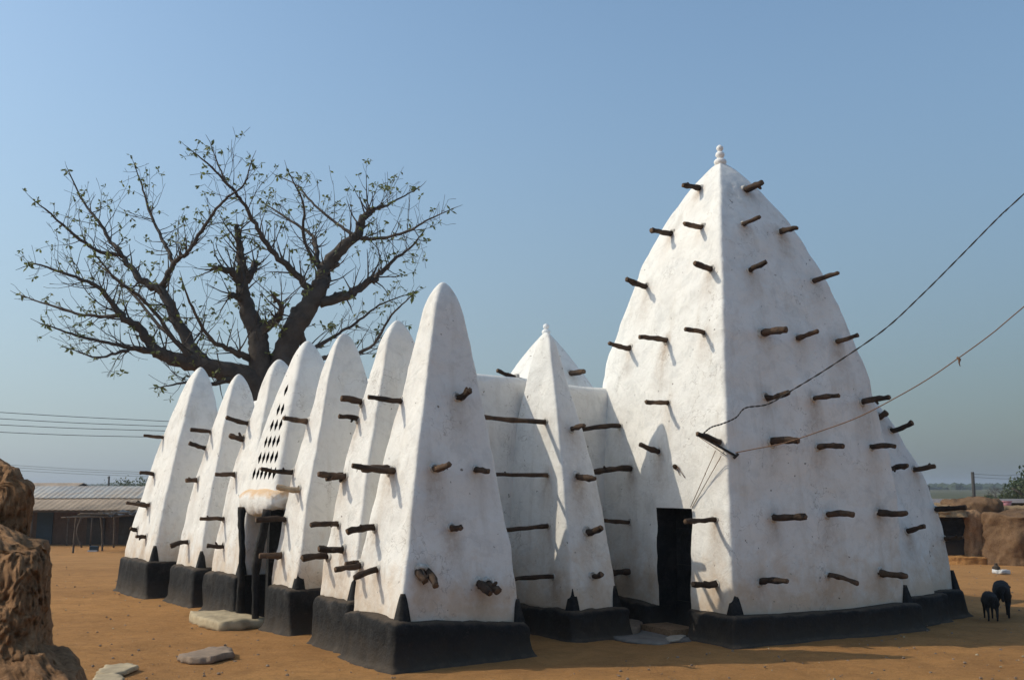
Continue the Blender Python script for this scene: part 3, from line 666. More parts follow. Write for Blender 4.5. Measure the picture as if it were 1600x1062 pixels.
slab('paving_scrap', [G(1040, 999), G(1052, 994), G(1072, 996), G(1062, 1003), G(1046, 1005)], 0.012, 0.034, simple('pale_cement', (0.36, 0.31, 0.25)), 'small pale cement scrap on the apron by the tower plinth', 'cement scrap', 23, 0.01)

# ------------------------------------------------------------------ cables and strings at the great tower
def catm(pts, n=10):
    pts = [Vector(p) for p in pts]; q = [pts[0] * 2 - pts[1]] + pts + [pts[-1] * 2 - pts[-2]]; out = []
    for i in range(1, len(q) - 2):
        for k in range(n):
            t = k / n; a, b, c, d = q[i - 1], q[i], q[i + 1], q[i + 2]
            out.append(0.5 * ((2 * b) + (c - a) * t + (2 * a - 5 * b + 4 * c - d) * t * t + (3 * b - a - 3 * c + d) * t ** 3))
    out.append(pts[-1]); return out
def surf(o, u, v, off=0.02):
    h = bvh(o).ray_cast(CAM, ray(u, v).normalized()); return (h[0] - ray(u, v).normalized() * off) if h[0] is not None else at(u, v, 13)
c0 = surf(tower, 1095, 681, 0.40)
cp = [c0, at(1110, 668, c0.y - 0.05), at(1128, 662, c0.y - 0.1), at(1150, 652, c0.y - 0.15), at(1165, 637, c0.y - 0.2), at(1200, 631, c0.y - 0.3), at(1240, 608, c0.y - 0.45), at(1300, 571, c0.y - 0.7), at(1380, 516, c0.y - 1.0), at(1440, 461, c0.y - 1.25), at(1500, 401, c0.y - 1.5), at(1560, 340, c0.y - 1.75), at(1600, 303, c0.y - 1.9)]
cp.append(cp[-1] + (cp[-1] - cp[-2]) * 6)
cab = empty('power_cable', cp[0]); tag(cab, 'black twisted power cable sagging down to the tower from the upper right', 'cable')
m1 = MB(); m2 = MB(); cc = catm(cp, 24)
for mb_, ph in ((m1, 0), (m2, math.pi)):
    mb_.tube([p + Vector((0, math.cos(k * 0.5 + ph), math.sin(k * 0.5 + ph)))* 0.006 for k, p in enumerate(cc)], 0.0058, 5)
    mb_.build('strand', WIRE, cab)
r0 = surf(tower, 1149, 707, 0.05)
rp = [r0, at(1180, 701, r0.y - 0.15), at(1225, 692, r0.y - 0.35), at(1280, 674, r0.y - 0.6), at(1340, 652, r0.y - 0.85), at(1400, 621, r0.y - 1.1), at(1450, 592, r0.y - 1.3), at(1498, 559, r0.y - 1.5), at(1550, 521, r0.y - 1.7), at(1600, 479, r0.y - 1.9)]
rp.append(rp[-1] + (rp[-1] - rp[-2]) * 6)
rm = MB(); rr = catm(rp, 10); rm.tube(rr, 0.0068, 5)
k_ = rp[7]; rm.tube([k_ + Vector((-0.02, 0, 0.01)), k_ + Vector((0.01, 0, -0.02)), k_ + Vector((0.0, 0, -0.06)), k_ + Vector((0.012, 0, -0.1))], [0.012, 0.018, 0.008, 0.004], 6)
tag(rm.build('rope', ROPE), 'thin brown rope with a knot running from the tower corner to the right', 'rope')
# iron bar and wires lashed to the log on the tower corner
bm_ = MB(); q0 = surf(tower, 1098, 683, 0.42); q1 = surf(tower, 1150, 712, 0.06); bm_.tube([q0, q1], 0.016, 7); bm_.tube([q1 + Vector((-.03, 0, -.03)), q1 + Vector((.03, 0, .03))], 0.02, 7)
bb_ = bm_.build('bracket', WIRE, tower)
st = MB()
for (a_, b__, o1, o2) in (((1118, 704), (1079, 792), 0.25, 0.03), ((1127, 712), (1081, 793), 0.12, 0.03), ((1092, 682), (1136, 712), 0.38, 0.08), ((1100, 676), (1122, 698), 0.33, 0.2), ((1056, 726), (1062, 742), 0.06, 0.02), ((1058, 728), (1070, 746), 0.05, 0.02)):
    st.tube([surf(tower, *a_, o1), surf(tower, *b__, o2)], 0.005, 5)
st.build('string', ROPE, tower)
sb = MB(); p0 = surf(tower, 1056, 730, -0.05); p1 = surf(tower, 1054, 728, 0.09); sb.tube([p0, p1], [0.035, 0.03], 9); sb.build('log_stub', WOOD, tower)

# ------------------------------------------------------------------ broken mud wall in the left foreground
def ruin(R, x0, yf, yb, zt, seed=0, amp=0.06, sc=1.0, lean=0.1, shear=0.4, nz_=210, nn=90):
    """R: list of (z, right edge x) from top down"""
    R = sorted(R); S4 = sq(nn); m = len(S4); vs = []
    def re(z):
        for (za, xa), (zb, xb) in zip(R, R[1:]):
            if za <= z <= zb: return xa + (xb - xa) * (z - za) / (zb - za)
        return R[-1][1] if z > R[-1][0] else R[0][1]
    for i in range(nz_ + 34):
        if i < nz_: z = (zt - 0.17) * i / (nz_ - 1.0); sh = 1.0
        else: k = (i - nz_ + 1) / 34; z = zt - 0.17 + 0.19 * math.sin(k * math.pi / 2); sh = max(0.02, math.cos(k * math.pi / 2))
        f0 = yf - lean * (zt - z); x1 = (re(z) + 0.045) * f0 / yf; cx, hx = (x0 + x1) / 2, (x1 - x0) / 2; f = yf - lean * (zt - z); cy, hy = (f + yb) / 2, (yb - f) / 2
        for x, y in S4:
            r = 1.0 / ((abs(x) ** 5 + abs(y) ** 5) ** 0.2)
            P = Vector((cx + x * r * (hx - (1 - sh) * 0.16), cy + y * r * hy * sh, z)); d = Vector((x * hy, y * hx, 0)).normalized()
            q = P + Vector((seed, 0, 0)); n = amp * (0.6 * fbm(q, 2.2 / sc, 3) + 0.12 * (1 - 2 * abs(fbm(q, 7 / sc, 3))) + 0.26 * fbm(q, 16 / sc, 4) + 0.20 * fbm(q, 50, 3))
            P = P + d * n; P.x -= 0.50 * max(0, P.y - f); P.y += shear * max(0, x1 - P.x)
            if sh < 1 or i > nz_ - 12: P.z += amp * 0.8 * fbm(q, 5 / sc, 4)
            vs.append(P)
    nr = nz_ + 34
    fs = [(i * m + j, i * m + (j + 1) % m, (i + 1) * m + (j + 1) % m, (i + 1) * m + j) for i in range(nr - 1) for j in range(m)]
    fs.append(tuple((nr - 1) * m + j for j in range(m)))
    RU.add(vs, fs)
RU = MB()
for spec in (([(2.13, -1.99), (2.08, -1.94), (2.02, -1.935), (2.0, -1.95), (1.985, -1.90), (1.96, -1.885), (1.83, -1.895), (1.0, -1.87), (0, -1.8)], -3.6, 3.95, 4.55, 2.10, 3, 0.055, 1.0, 0.1, 0.4),
             ([(1.90, -1.86), (1.86, -1.74), (1.79, -1.70), (1.775, -1.635), (1.5, -1.625), (1.0, -1.58), (0, -1.5)], -3.4, 3.50, 4.1, 1.86, 9, 0.060, 0.9, 0.62, 0.60),
             ([(1.51, -1.53), (1.50, -1.46), (1.45, -1.38), (1.40, -1.33), (1.2, -1.25), (0, -1.1)], -3.2, 3.10, 3.7, 1.47, 15, 0.045, 0.8, 0.60, 0.60)):
    ruin(*spec)
tag(RU.build('broken_mud_wall', MUD), 'crumbling golden brown mud wall with pitted stepped edge in the near left corner', 'mud wall')

# ------------------------------------------------------------------ baobab tree
def tree_baobab():
    rnd = random.Random(7); Y0 = 25.0
    K_ = 0.64
    base = at(415, 757, Y0); base.z = gz(base.x, base.y)
    root = tag(empty('baobab_tree', base), 'large spreading baobab with sparse small leaves rising behind the mosque', 'tree')
    wood = MB(); twig = MB(); leaves = MB()
    limbs = [  # pixel path, radii (m), depth drift
        ([(418, 800), (412, 680), (408, 600), (405, 545), (400, 515), (387, 485), (379, 448), (378, 420), (374, 385), (371, 352)], [0.75, 0.62, 0.46, 0.40, 0.36, 0.30, 0.24, 0.19, 0.14, 0.09], 0.3),
        ([(379, 446), (362, 424), (334, 417)], [0.2, 0.15, 0.09], -0.6), ([(384, 440), (396, 420), (400, 408)], [0.17, 0.13, 0.08], 0.3), ([(383, 470), (367, 462), (358, 462)], [0.14, 0.12, 0.09], -0.5),
        ([(440, 720), (440, 600), (444, 556), (460, 512), (486, 473), (502, 445), (506, 421), (533, 390), (557, 366), (569, 338), (585, 326)], [0.6, 0.55, 0.48, 0.42, 0.36, 0.31, 0.28, 0.23, 0.19, 0.15, 0.10], 0.8),
        ([(410, 660), (395, 598), (336, 576), (285, 564), (245, 550), (221, 516), (190, 493), (158, 453), (130, 437), (92, 424), (59, 413), (44, 415)], [0.5, 0.42, 0.34, 0.28, 0.23, 0.17, 0.12, 0.085, 0.06, 0.04, 0.025, 0.015], -1.5),
        ([(325, 572), (300, 545), (277, 500), (253, 457), (221, 437), (190, 398), (174, 378), (150, 340), (130, 315), (107, 267)], [0.28, 0.25, 0.21, 0.18, 0.14, 0.10, 0.075, 0.05, 0.035, 0.018], 1.6),
        ([(190, 398), (158, 394), (119, 370), (79, 334), (55, 315)], [0.09, 0.07, 0.05, 0.03, 0.015], -1.0),
        ([(253, 447), (277, 406), (297, 390), (324, 346), (352, 311), (380, 290), (392, 255)], [0.13, 0.10, 0.08, 0.06, 0.04, 0.028, 0.015], -1.8),
        ([(273, 414), (258, 382), (245, 358), (233, 327), (222, 291), (210, 257)], [0.085, 0.07, 0.055, 0.045, 0.03, 0.015], 1.2),
        ([(245, 552), (206, 544), (170, 536), (119, 524), (71, 507)], [0.14, 0.09, 0.06, 0.04, 0.018], -2.2),
        ([(190, 493), (138, 493), (79, 477), (32, 461)], [0.09, 0.055, 0.035, 0.015], 1.0),
        ([(206, 544), (180, 552), (150, 558), (110, 545)], [0.07, 0.045, 0.03, 0.015], -1.5),
        ([(390, 560), (365, 548), (330, 530), (300, 480), (285, 440)], [0.16, 0.11, 0.07, 0.04, 0.02], -2.8),
        ([(404, 525), (430, 500), (440, 480), (425, 460)], [0.2, 0.16, 0.1, 0.06], -1.2),
        ([(500, 473), (545, 461), (573, 441), (592, 431), (612, 409), (640, 388), (662, 362)], [0.24, 0.18, 0.14, 0.11, 0.07, 0.04, 0.018], 1.5),
        ([(557, 372), (596, 372), (636, 362), (664, 346), (703, 328)], [0.09, 0.06, 0.045, 0.03, 0.014], -1.0),
        ([(585, 326), (600, 322), (616, 315), (652, 295)], [0.07, 0.05, 0.035, 0.015], 0.6),
        ([(486, 455), (458, 425), (426, 394), (403, 358), (379, 315), (355, 287), (328, 259), (300, 236)], [0.16, 0.13, 0.11, 0.085, 0.065, 0.045, 0.03, 0.015], -2.0),
        ([(355, 287), (341, 258), (330, 228)], [0.035, 0.025, 0.012], 0.3),
        ([(498, 412), (492, 380), (486, 366), (450, 342), (415, 319)], [0.12, 0.09, 0.07, 0.045, 0.02], 1.5),
        ([(500, 425), (474, 370), (474, 319), (452, 271)], [0.08, 0.05, 0.035, 0.015], -1.6),
        ([(555, 368), (521, 346), (486, 315), (466, 291), (434, 275)], [0.08, 0.055, 0.04, 0.028, 0.014], 1.9),
        ([(470, 520), (482, 548), (530, 520), (557, 504), (592, 477), (644, 457)], [0.14, 0.10, 0.06, 0.045, 0.03, 0.014], 1.4),
        ([(450, 560), (520, 560), (577, 544), (612, 493), (645, 460)], [0.14, 0.09, 0.055, 0.035, 0.015], -1.5),
        ([(370, 590), (330, 600), (290, 598), (250, 605)], [0.12, 0.07, 0.04, 0.015], -2.0),
        ([(336, 576), (260, 520), (200, 450), (150, 410)], [0.11, 0.07, 0.045, 0.02], 3.4),
        ([(300, 568), (250, 500), (215, 460), (185, 440), (150, 400)], [0.10, 0.07, 0.05, 0.035, 0.02], -3.2),
    ]
    cache = {}
    def leafcl(P, n, s):
        for _ in range(n):
            d = Vector((rnd.gauss(0, 1), rnd.gauss(0, 1), rnd.gauss(0, 0.7) - 0.1)).normalized(); L_ = s * rnd.uniform(0.6, 1.15)
            c = P + d * L_ * 0.3; sd = d.cross(Vector((rnd.gauss(0, 1), rnd.gauss(0, 1), rnd.gauss(0, 1)))).normalized() * L_ * 0.22; tip_ = P + d * L_ + Vector((0, 0, -0.15 * L_))
            mid = P.lerp(tip_, 0.6)
            leaves.add([P, mid + sd, tip_, mid - sd], [(0, 1, 2, 3)], 0)
    def sprout(P, d, L_, r, lev):
        pts = [P.copy()]; rad = [r]; n = max(3, int(L_ / 0.13)); dd = d.copy()
        for k in range(n):
            dd = (dd + Vector((rnd.gauss(0, .10), rnd.gauss(0, .10), rnd.gauss(0.035, .10)))).normalized()
            pts.append(pts[-1] + dd * (L_ / n)); rad.append(max(0.0045, r * (1 - 0.75 * (k + 1) / n)))
            if lev > 0 and k > 0 and rnd.random() < (0.50 if lev > 1 else 0.35):
                s_ = (dd + Vector((rnd.gauss(0, .55), rnd.gauss(0, .55), rnd.gauss(0.15, .5)))).normalized()
                sprout(pts[-1], s_, L_ * rnd.uniform(0.3, 0.6), rad[-1] * 0.6, lev - 1)
            if rnd.random() < 0.018: leafcl(pts[-1], rnd.randint(2, 4), 0.14)
        twig.tube(pts, rad, 4 if r < 0.02 else 6, 0, False)
        if rnd.random() < 0.24: leafcl(pts[-1], rnd.randint(4, 6), 0.125)
    for li, (px, rr, drift) in enumerate(limbs):
        rr = [q * (K_ if q > 0.25 else 0.62 if q > 0.05 else 0.75) for q in rr]
        n = len(px); base_d = cache.get(px[0], None)
        d0 = 0.0
        if li > 0:      # start depth: nearest existing limb point on screen
            best = min(((q[0] - px[0][0]) ** 2 + (q[1] - px[0][1]) ** 2, q[2]) for q in nodes); d0 = best[1]
        else: nodes = []
        P3 = [at(u, v, Y0 + d0 + drift * (k / (n - 1.0)) ** 1.1) for k, (u, v) in enumerate(px)]
        for k, (u, v) in enumerate(px): nodes.append((u, v, d0 + drift * (k / (n - 1.0)) ** 1.1))
        # densify with interpolation entries
        for k in range(n - 1):
            for s in (0.25, 0.5, 0.75):
                nodes.append((px[k][0] * (1 - s) + px[k + 1][0] * s, px[k][1] * (1 - s) + px[k + 1][1] * s, d0 + drift * ((k + s) / (n - 1.0)) ** 1.1))
        cc = catm(P3, 6); rad = []
        for i in range(len(cc)):
            f = min(i / 6.0, n - 1 - 1e-6); k = int(f); rad.append(rr[k] + (rr[k + 1] - rr[k]) * (f - k))
        for i in range(1, len(cc) - 1):
            if rad[i] < 0.2: cc[i] = cc[i] + Vector((rnd.gauss(0, 1), rnd.gauss(0, 1), rnd.gauss(0, 1))) * min(0.02, rad[i] * 0.28)
        wood.tube(cc, rad, 14 if rr[0] > 0.3 else 9, 0, True, wob=0.30)
        # knobbly stubs on thick wood, twigs elsewhere
        for i in range(2, len(cc) - 1):
            r = rad[i]; t = (cc[i + 1] - cc[i - 1]).normalized()
            if r > 0.30: continue
            nsp = 1 if rnd.random() < (0.32 if r > 0.16 else 0.80) else 0
            if r < 0.08 and rnd.random() < 0.30: nsp += 1
            for _ in range(nsp):
                side = Vector((rnd.gauss(0, 1), rnd.gauss(0, 1), rnd.gauss(0.45, 0.9))); side -= t * side.dot(t); side.normalize()
                d = (t * rnd.uniform(0.2, 1.1) + side).normalized()
                L_ = rnd.uniform(0.35, 1.15) * (0.45 if r < 0.03 else 0.95)
                sprout(cc[i], d, L_, min(0.026, max(0.007, r * 0.32)), 2 if L_ > 0.7 else 1)
            if 0.10 < r < 0.30 and rnd.random() < 0.16:
                side = Vector((rnd.gauss(0, 1), rnd.gauss(0, 1), rnd.gauss(0.3, 0.8))).normalized()
                wood.tube([cc[i], cc[i] + side * r * 1.3, cc[i] + side * r * 1.6], [r * 0.55, r * 0.45, r * 0.28], 8)
        leafcl(cc[-1], 8, 0.18); sprout(cc[-1], (cc[-1] - cc[-3]).normalized(), 0.35, 0.012, 0)
    wood.build('trunk', BARK, root, base); twig.build('twigs', BARK, root, base); leaves.build('crown', LEAF, root, base, smoothf=False)
    print('tree', len(twig.v), len(leaves.f))
tree_baobab()

# ------------------------------------------------------------------ background, left: long house and stick shelter
def long_house():
    Yf = onground(120, 852).y; zg = gz(-18, Yf)
    x0, x1 = -31.0, -12.0
    root = tag(empty('long_house', (-20, Yf + 3, zg)), 'long low brown house with rusty corrugated roof and a shaded front', 'house')
    w = MB(); w.box((-21.5, Yf + 3.2, zg + 0.9), (9.4, 2.2, 1.0)); w.build('wall', MUD_DARK, root, smoothf=False)
    ze = at(120, 796, Yf - 0.3).z; zm = at(120, 778, Yf + 1.5).z; zr = at(120, 759, Yf + 3.4).z
    def sheet(ya, za, yb, zb, mat, name):
        n = int((x1 - x0) / 0.055); vs = []
        for y, z in ((ya, za), (yb, zb)):
            for k in range(n + 1):
                x = x0 + (x1 - x0) * k / n; vs.append((x, y, z + 0.010 * math.sin(x * 2 * math.pi / 0.30) + 0.012 * noise.noise(Vector((x * 0.6, y, 0)))))
        m = n + 1; k2 = len(vs); vs += [(a, b, c - 0.02) for a, b, c in vs]
        fs = [(k, k + 1, m + k + 1, m + k) for k in range(n)] + [(k2 + m + k, k2 + m + k + 1, k2 + k + 1, k2 + k) for k in range(n)] + [(k2 + k, k2 + k + 1, k + 1, k) for k in range(n)]
        return build(name, vs, fs, mat, root)
    sheet(Yf - 0.3, ze, Yf + 1.6, zm - 0.01, ROOF_TAN, 'roof'); sheet(Yf + 1.5, zm + 0.02, Yf + 3.5, zr, ROOF, 'roof'); sheet(Yf + 6.6, zm - 0.1, Yf + 3.5, zr, ROOF, 'roof')
    for x in (-30, -27, -24, -21, -18.2, -15.4, -12.6):
        p = MB(); p.tube([(x, Yf - 0.05, zg - 0.05), (x + 0.04, Yf - 0.05, ze - 0.02)], 0.05, 7)
        p.build('veranda_post', STICK, root)
    f = MB(); f.box((-21.5, Yf - 0.2, ze - 0.07), (9.5, 0.03, 0.05)); f.build('fascia', STICK, root, smoothf=False)
    p = at(70, 830, Yf + 1.0); d = MB(); d.box((p.x, Yf + 0.96, zg + 0.82), (0.40, 0.04, 0.80)); d.build('door', BLUE, root, smoothf=False)
    for u in (150, 200):
        p = at(u, 830, Yf + 1.0); d = MB(); d.box((p.x, Yf + 0.96, zg + 0.8), (0.45, 0.04, 0.8)); d.build('door', BLACK, root, smoothf=False)
    # second roof ridge behind
    r2 = tag(empty('farther_house', (-24, Yf + 16, gz(-24, Yf + 16))), 'second tin roofed house whose ridge shows just above the long roof', 'house')
    zz = at(100, 754, Yf + 14).z; b = MB(); b.box((-27.5, Yf + 14, (zz - 0.3 + zg) / 2), (8.6, 2.0, (zz - 0.3 - zg) / 2)); b.build('wall', MUD_DARK, r2, smoothf=False)
    xr = at(131, 754, Yf + 14).x; xl = xr - 12
    vs = [(xl, Yf + 11.6, zz - 0.5), (xr, Yf + 11.6, zz - 0.5), (xr, Yf + 14, zz), (xl, Yf + 14, zz), (xr, Yf + 16.4, zz - 0.5), (xl, Yf + 16.4, zz - 0.5)]
    vs += [(a, b_, c - 0.05) for a, b_, c in vs]
    build('roof', vs, [(0, 1, 2, 3), (3, 2, 4, 5), (9, 8, 7, 6), (11, 10, 8, 9), (0, 6, 7, 1), (5, 4, 10, 11), (1, 7, 8, 2), (2, 8, 10, 4), (0, 3, 9, 6), (3, 5, 11, 9)], ROOF_TAN, r2, smoothf=False)
long_house()
def shelter():
    rnd = random.Random(4); c = onground(140, 857)
    root = tag(empty('stick_shelter', c), 'rickety shelter of crooked poles with sticks and faded tarp on top', 'shelter')
    tops = []
    for (bu, bv, tu, ku) in ((114, 863.5, 119.5, 0), (128, 855, 127, -7), (160, 860, 157.6, 1), (177.5, 855, 179, 0.5), (104, 852, 107, 0), (170, 850, 175, 1)):
        b = onground(bu, bv); t = at(tu, 806, b.y); k = at((bu + tu) / 2 + ku, 832, b.y); tops.append(t)
        p = MB(); p.tube(catm([b + Vector((0, 0, -0.05)), k, t], 6), 0.045, 7, wob=0.4); p.build('pole', STICK, root)
    zt = sum(t.z for t in tops) / len(tops) + 0.03; y0, y1 = min(t.y for t in tops), max(t.y for t in tops)
    x0, x1 = at(100, 800, y0).x, at(185, 800, y0).x
    p = MB()
    for k in range(16):
        y = y0 - 0.2 + (y1 - y0 + 0.4) * k / 15; z = zt + rnd.uniform(0, 0.16)
        p.tube(catm([(x0 + rnd.uniform(-0.1, 0.7), y, z + rnd.uniform(-.04, .06)), ((x0 + x1) / 2, y + rnd.uniform(-.15, .15), z + 0.03), (x1 + rnd.uniform(-0.6, 0.15), y, z + rnd.uniform(-.03, .1))], 4), 0.03, 6)
    for k in range(7):
        x = x0 + 0.2 + (x1 - x0 - 0.4) * k / 6; p.tube([(x, y0 - 0.25, zt + 0.06), (x + rnd.uniform(-.2, .2), y1 + 0.25, zt + 0.08)], 0.03, 6)
    p.build('stick_roof', STICK, root)
    n = 14; vs = []
    for j in range(n):
        for i in range(n):
            x = x0 + 0.9 + (x1 - x0 - 1.3) * i / (n - 1); y = y0 + 0.25 + (y1 - y0 - 0.1) * j / (n - 1); vs.append((x, y, zt + 0.13 + 0.20 * fbm((x, y, 0), 2.2, 3)))
    fs = [(j * n + i, j * n + i + 1, (j + 1) * n + i + 1, (j + 1) * n + i) for j in range(n - 1) for i in range(n - 1)]
    o = build('tarp', vs, fs, CLOTH, root); md = o.modifiers.new('s', 'SOLIDIFY'); md.thickness = 0.015
    c2 = onground(147, 861); b = MB(); b.box(c2 + Vector((0, 0, 0.12)), (0.18, 0.13, 0.12), 0.1, 0, 0.02, rnd); b.box(c2 + Vector((-0.02, -0.14, 0.03)), (0.2, 0.06, 0.03), 0.1, 1)
    tag(b.build('basin', [BLUE, WHITEWALL], smoothf=False), 'small dark blue basin on the earth under the stick shelter', 'basin')
shelter()

# ------------------------------------------------------------------ power lines, poles
def pole(u, vt, Y, r, label, arms=True):
    t = at(u, vt, Y); zg = gz(t.x, t.y); root = tag(empty('power_pole', (t.x, t.y, zg)), label, 'power pole')
    p = MB(); p.tube([(t.x, t.y, zg - 0.2), (t.x, t.y, t.z)], [r * 1.2, r], 10); p.build('pole', POLE, root)
    if arms:
        p = MB(); p.box((t.x, t.y - r, t.z - 0.35), (0.9, 0.05, 0.06)); 
        for k in (-0.8, -0.27, 0.27, 0.8): p.tube([(t.x + k, t.y - r, t.z - 0.3), (t.x + k, t.y - r, t.z - 0.12)], 0.045, 6)
        p.build('cross_arm', POLE, root)
    return t
def wire(pts, r, label, group):
    m = MB(); m.tube(catm(pts, 8), r, 5); tag(m.build('power_line', WIRE), label, 'power line', group)
for k, (v0, v1, v2) in enumerate(((643.5, 651, 658), (653.5, 660.5, 666), (663.5, 669, 673), (675, 680, 683))):
    Y = 52
    a, b, c = at(-40, v0 - 2, Y), at(110, v1 - 0.5, Y + 1.5), at(262, v2, Y + 3)
    wire([a + (a - b) * 1.2, a, b, c, c + (c - b) * 3], 0.016, ('topmost', 'second', 'third', 'lowest')[k] + ' of the four power lines crossing the sky left of the mosque', 'upper power lines at left')
for k, (v0, v1) in enumerate(((727.5, 737.5), (731, 740.5), (735.5, 744))):
    Y = 90; a, b, c = at(38, v0, Y), at(130, (v0 + v1) / 2 + 0.6, Y + 1), at(225, v1, Y + 2)
    wire([a + (a - b) * 1.5, a, b, c, c + (c - b) * 3], 0.013, ('highest', 'middle', 'lowest')[k] + ' of the three faint far lines above the tin roof', 'far power lines at left')
pole(170.5, 743.5, 90, 0.075, 'far wooden power pole standing up behind the long tin roof', arms=False)
t1 = pole(1519.5, 737, 75, 0.11, 'leaning dark power pole beyond the mud house at right', arms=False)
pole(1451, 758, 95, 0.07, 'short far pole just right of the mosque, top of it showing', arms=False)
for k, dv in enumerate((2, 7)):
    a = at(1520, 738 + dv, 75); c = at(1620, 739 + dv, 80); wire([a, (a + c) / 2 + Vector((0, 0, -0.1)), c, c + (c - a) * 3], 0.012, ('upper', 'lower')[k] + ' faint wire leading right from the leaning pole', 'wires at the right pole')

# ------------------------------------------------------------------ background, right: mud compound
def lump(name, cx, cy, hx, hy, zt, mat, label, cat, seed, amp=0.12, sc=2.2, parent=None, n=5.0, rz=0.0, slope=0.0, zb=None):
    zg = gz(cx, cy) - 0.1 if zb is None else zb; S4 = sq(40); m = len(S4); vs = []; prof = []
    for k in range(34): prof.append((k / 33.0, 1.0 + 0.12 * (1 - k / 33.0) ** 2))
    for k in range(1, 12):
        an = k / 11 * math.pi / 2; prof.append((1.0 + 0.10 * math.sin(an), 0.02 + 0.98 * math.cos(an)))
    R = Matrix.Rotation(rz, 3, 'Z')
    for h, w in prof:
        for x, y in S4:
            r = 1.0 / ((abs(x) ** n + abs(y) ** n) ** (1 / n)); mw = min(hx, hy)
            q = Vector((x * r * (hx - mw * (1 - w)), y * r * (hy - mw * (1 - w)), 0)); q = R @ q
            P = Vector((cx, cy, 0)) + q; P.z = zg + (zt - zg) * (h / 1.1) * (1 + slope * x * r)
            d = Vector((x, y, 0)).normalized(); s_ = P + Vector((seed * 3.0, 0, 0))
            P += (R @ d) * amp * (fbm(s_, 1.2, 3) + 0.4 * fbm(s_, 5, 4)); P.z += amp * 0.7 * h * fbm(s_ + Vector((9, 9, 9)), 1.7, 4); vs.append(P)
    fs = [(i * m + j, i * m + (j + 1) % m, (i + 1) * m + (j + 1) % m, (i + 1) * m + j) for i in range(len(prof) - 1) for j in range(m)]
    fs.append(tuple((len(prof) - 1) * m + j for j in range(m)))
    o = build(name, vs, fs, mat, parent)
    if label: tag(o, label, cat)
    return o
Ym = onground(1500, 880).y
def X(u, Y): return (u - 800) / FPX * Y
mh = tag(empty('mud_house', (X(1470, Ym), Ym + 2, gz(11, Ym))), 'flat roofed tan mud house with a dark doorway, half hidden by the mosque', 'house')
zt_ = at(1490, 790, Ym).z
zgm = gz(11, Ym)
lump('wall', X(1440, Ym + 1.6), Ym + 2.4, 2.4, 1.9, zt_ - 0.12, MUD_TAN, None, None, 3, 0.05, parent=mh, n=9)
lump('wall', X(1507, Ym), Ym + 0.1, 0.24, 0.45, zt_ - 0.12, MUD_TAN, None, None, 4, 0.09, parent=mh, n=5)
b_ = MB(); b_.box((X(1478, Ym), Ym + 0.16, (zgm + zt_) / 2 - 0.22), (0.52, 0.12, (zt_ - zgm) / 2 - 0.16)); b_.build('doorway', BLACK, mh, smoothf=False)  # solid black box, the shade inside the opening is its colour
lump('roof', X(1456, Ym), Ym + 1.5, 0.88, 1.9, zt_, THATCH, None, None, 6, 0.13, parent=mh, n=4, zb=zt_ - 0.32)
mr = lump('mud_wall', X(1533, Ym - 0.5), Ym + 0.6, 0.48, 0.9, at(1535, 777, Ym).z, MUD_SHADED, 'tall rounded stump of brown mud wall beside the dark doorway', 'mud wall', 7, 0.13, rz=0.9, n=2.4)
mw_ = lump('mud_wall', X(1640, Ym - 1.2), Ym - 0.2, 1.9, 0.9, at(1600, 797, Ym - 1).z, MUD_SHADED, 'long brown mud wall in shade running off to the right behind the sheep', 'mud wall', 9, 0.13, rz=0.5, n=4)
lump('mud_wall', X(1600, Ym + 3), Ym + 3.4, 2.6, 0.9, at(1600, 790, Ym + 3).z, THATCH, 'tan earth bank with uneven top behind the shaded wall', 'mud wall', 12, 0.18, n=3.5)
lump('sand_bank', X(1510, Ym), Ym - 0.1, 1.15, 0.6, gz(12, Ym) + 0.22, GROUND, 'low heap of tan earth against the foot of the mud walls', 'earth heap', 15, 0.08, n=2.4)
# white wall far behind, bucket, scraps
ww = MB(); zt2 = at(1530, 779, 62).z; ww.box((44, 62, (zt2 - 1.4) / 2), (20, 0.12, (zt2 + 1.4) / 2)); 
wo = ww.build('compound_wall', WHITEWALL, smoothf=False); tag(wo, 'long white far wall showing as a pale line over the mud roofs', 'wall')
bk = empty('bucket', at(1570, 789, Ym + 3.2)); tag(bk, 'pink tub standing on the earth bank behind the mud walls', 'bucket')
pb = bk.location; m = MB(); m.tube([pb + Vector((0, 0, -0.1)), pb + Vector((0, 0, 0.13))], [0.17, 0.22], 18); m.build('tub', PINK, bk); m = MB(); m.tube([pb + Vector((0, 0, 0.12)), pb + Vector((0, 0, 0.145))], [0.235, 0.235], 18); m.build('rim', PINK, bk)
pr = onground(1566, 896); rn = random.Random(3)
slab('crumpled_sack', [pr + Vector((x, y, 0)) for x, y in ((-.16, -.08), (0, -.13), (.16, -.05), (.15, .1), (-.1, .12))], gz(pr.x, pr.y), gz(pr.x, pr.y) + 0.10, WHITEWALL, 'white crumpled sack at the foot of the shaded mud wall', 'sack', 31, 0.05)
pk = onground(1557, 894); jm_ = MB(); prof = [(0, 0.07), (0.05, 0.095), (0.13, 0.09), (0.17, 0.05), (0.18, 0.035), (0.22, 0.04), (0.225, 0.01)]
jm_.tube([pk + Vector((0, 0, z)) for z, r in prof], [r for z, r in prof], 14); jo = jm_.build('kettle', BLACK); tag(jo, 'small black plastic kettle standing beside the white sack', 'kettle')

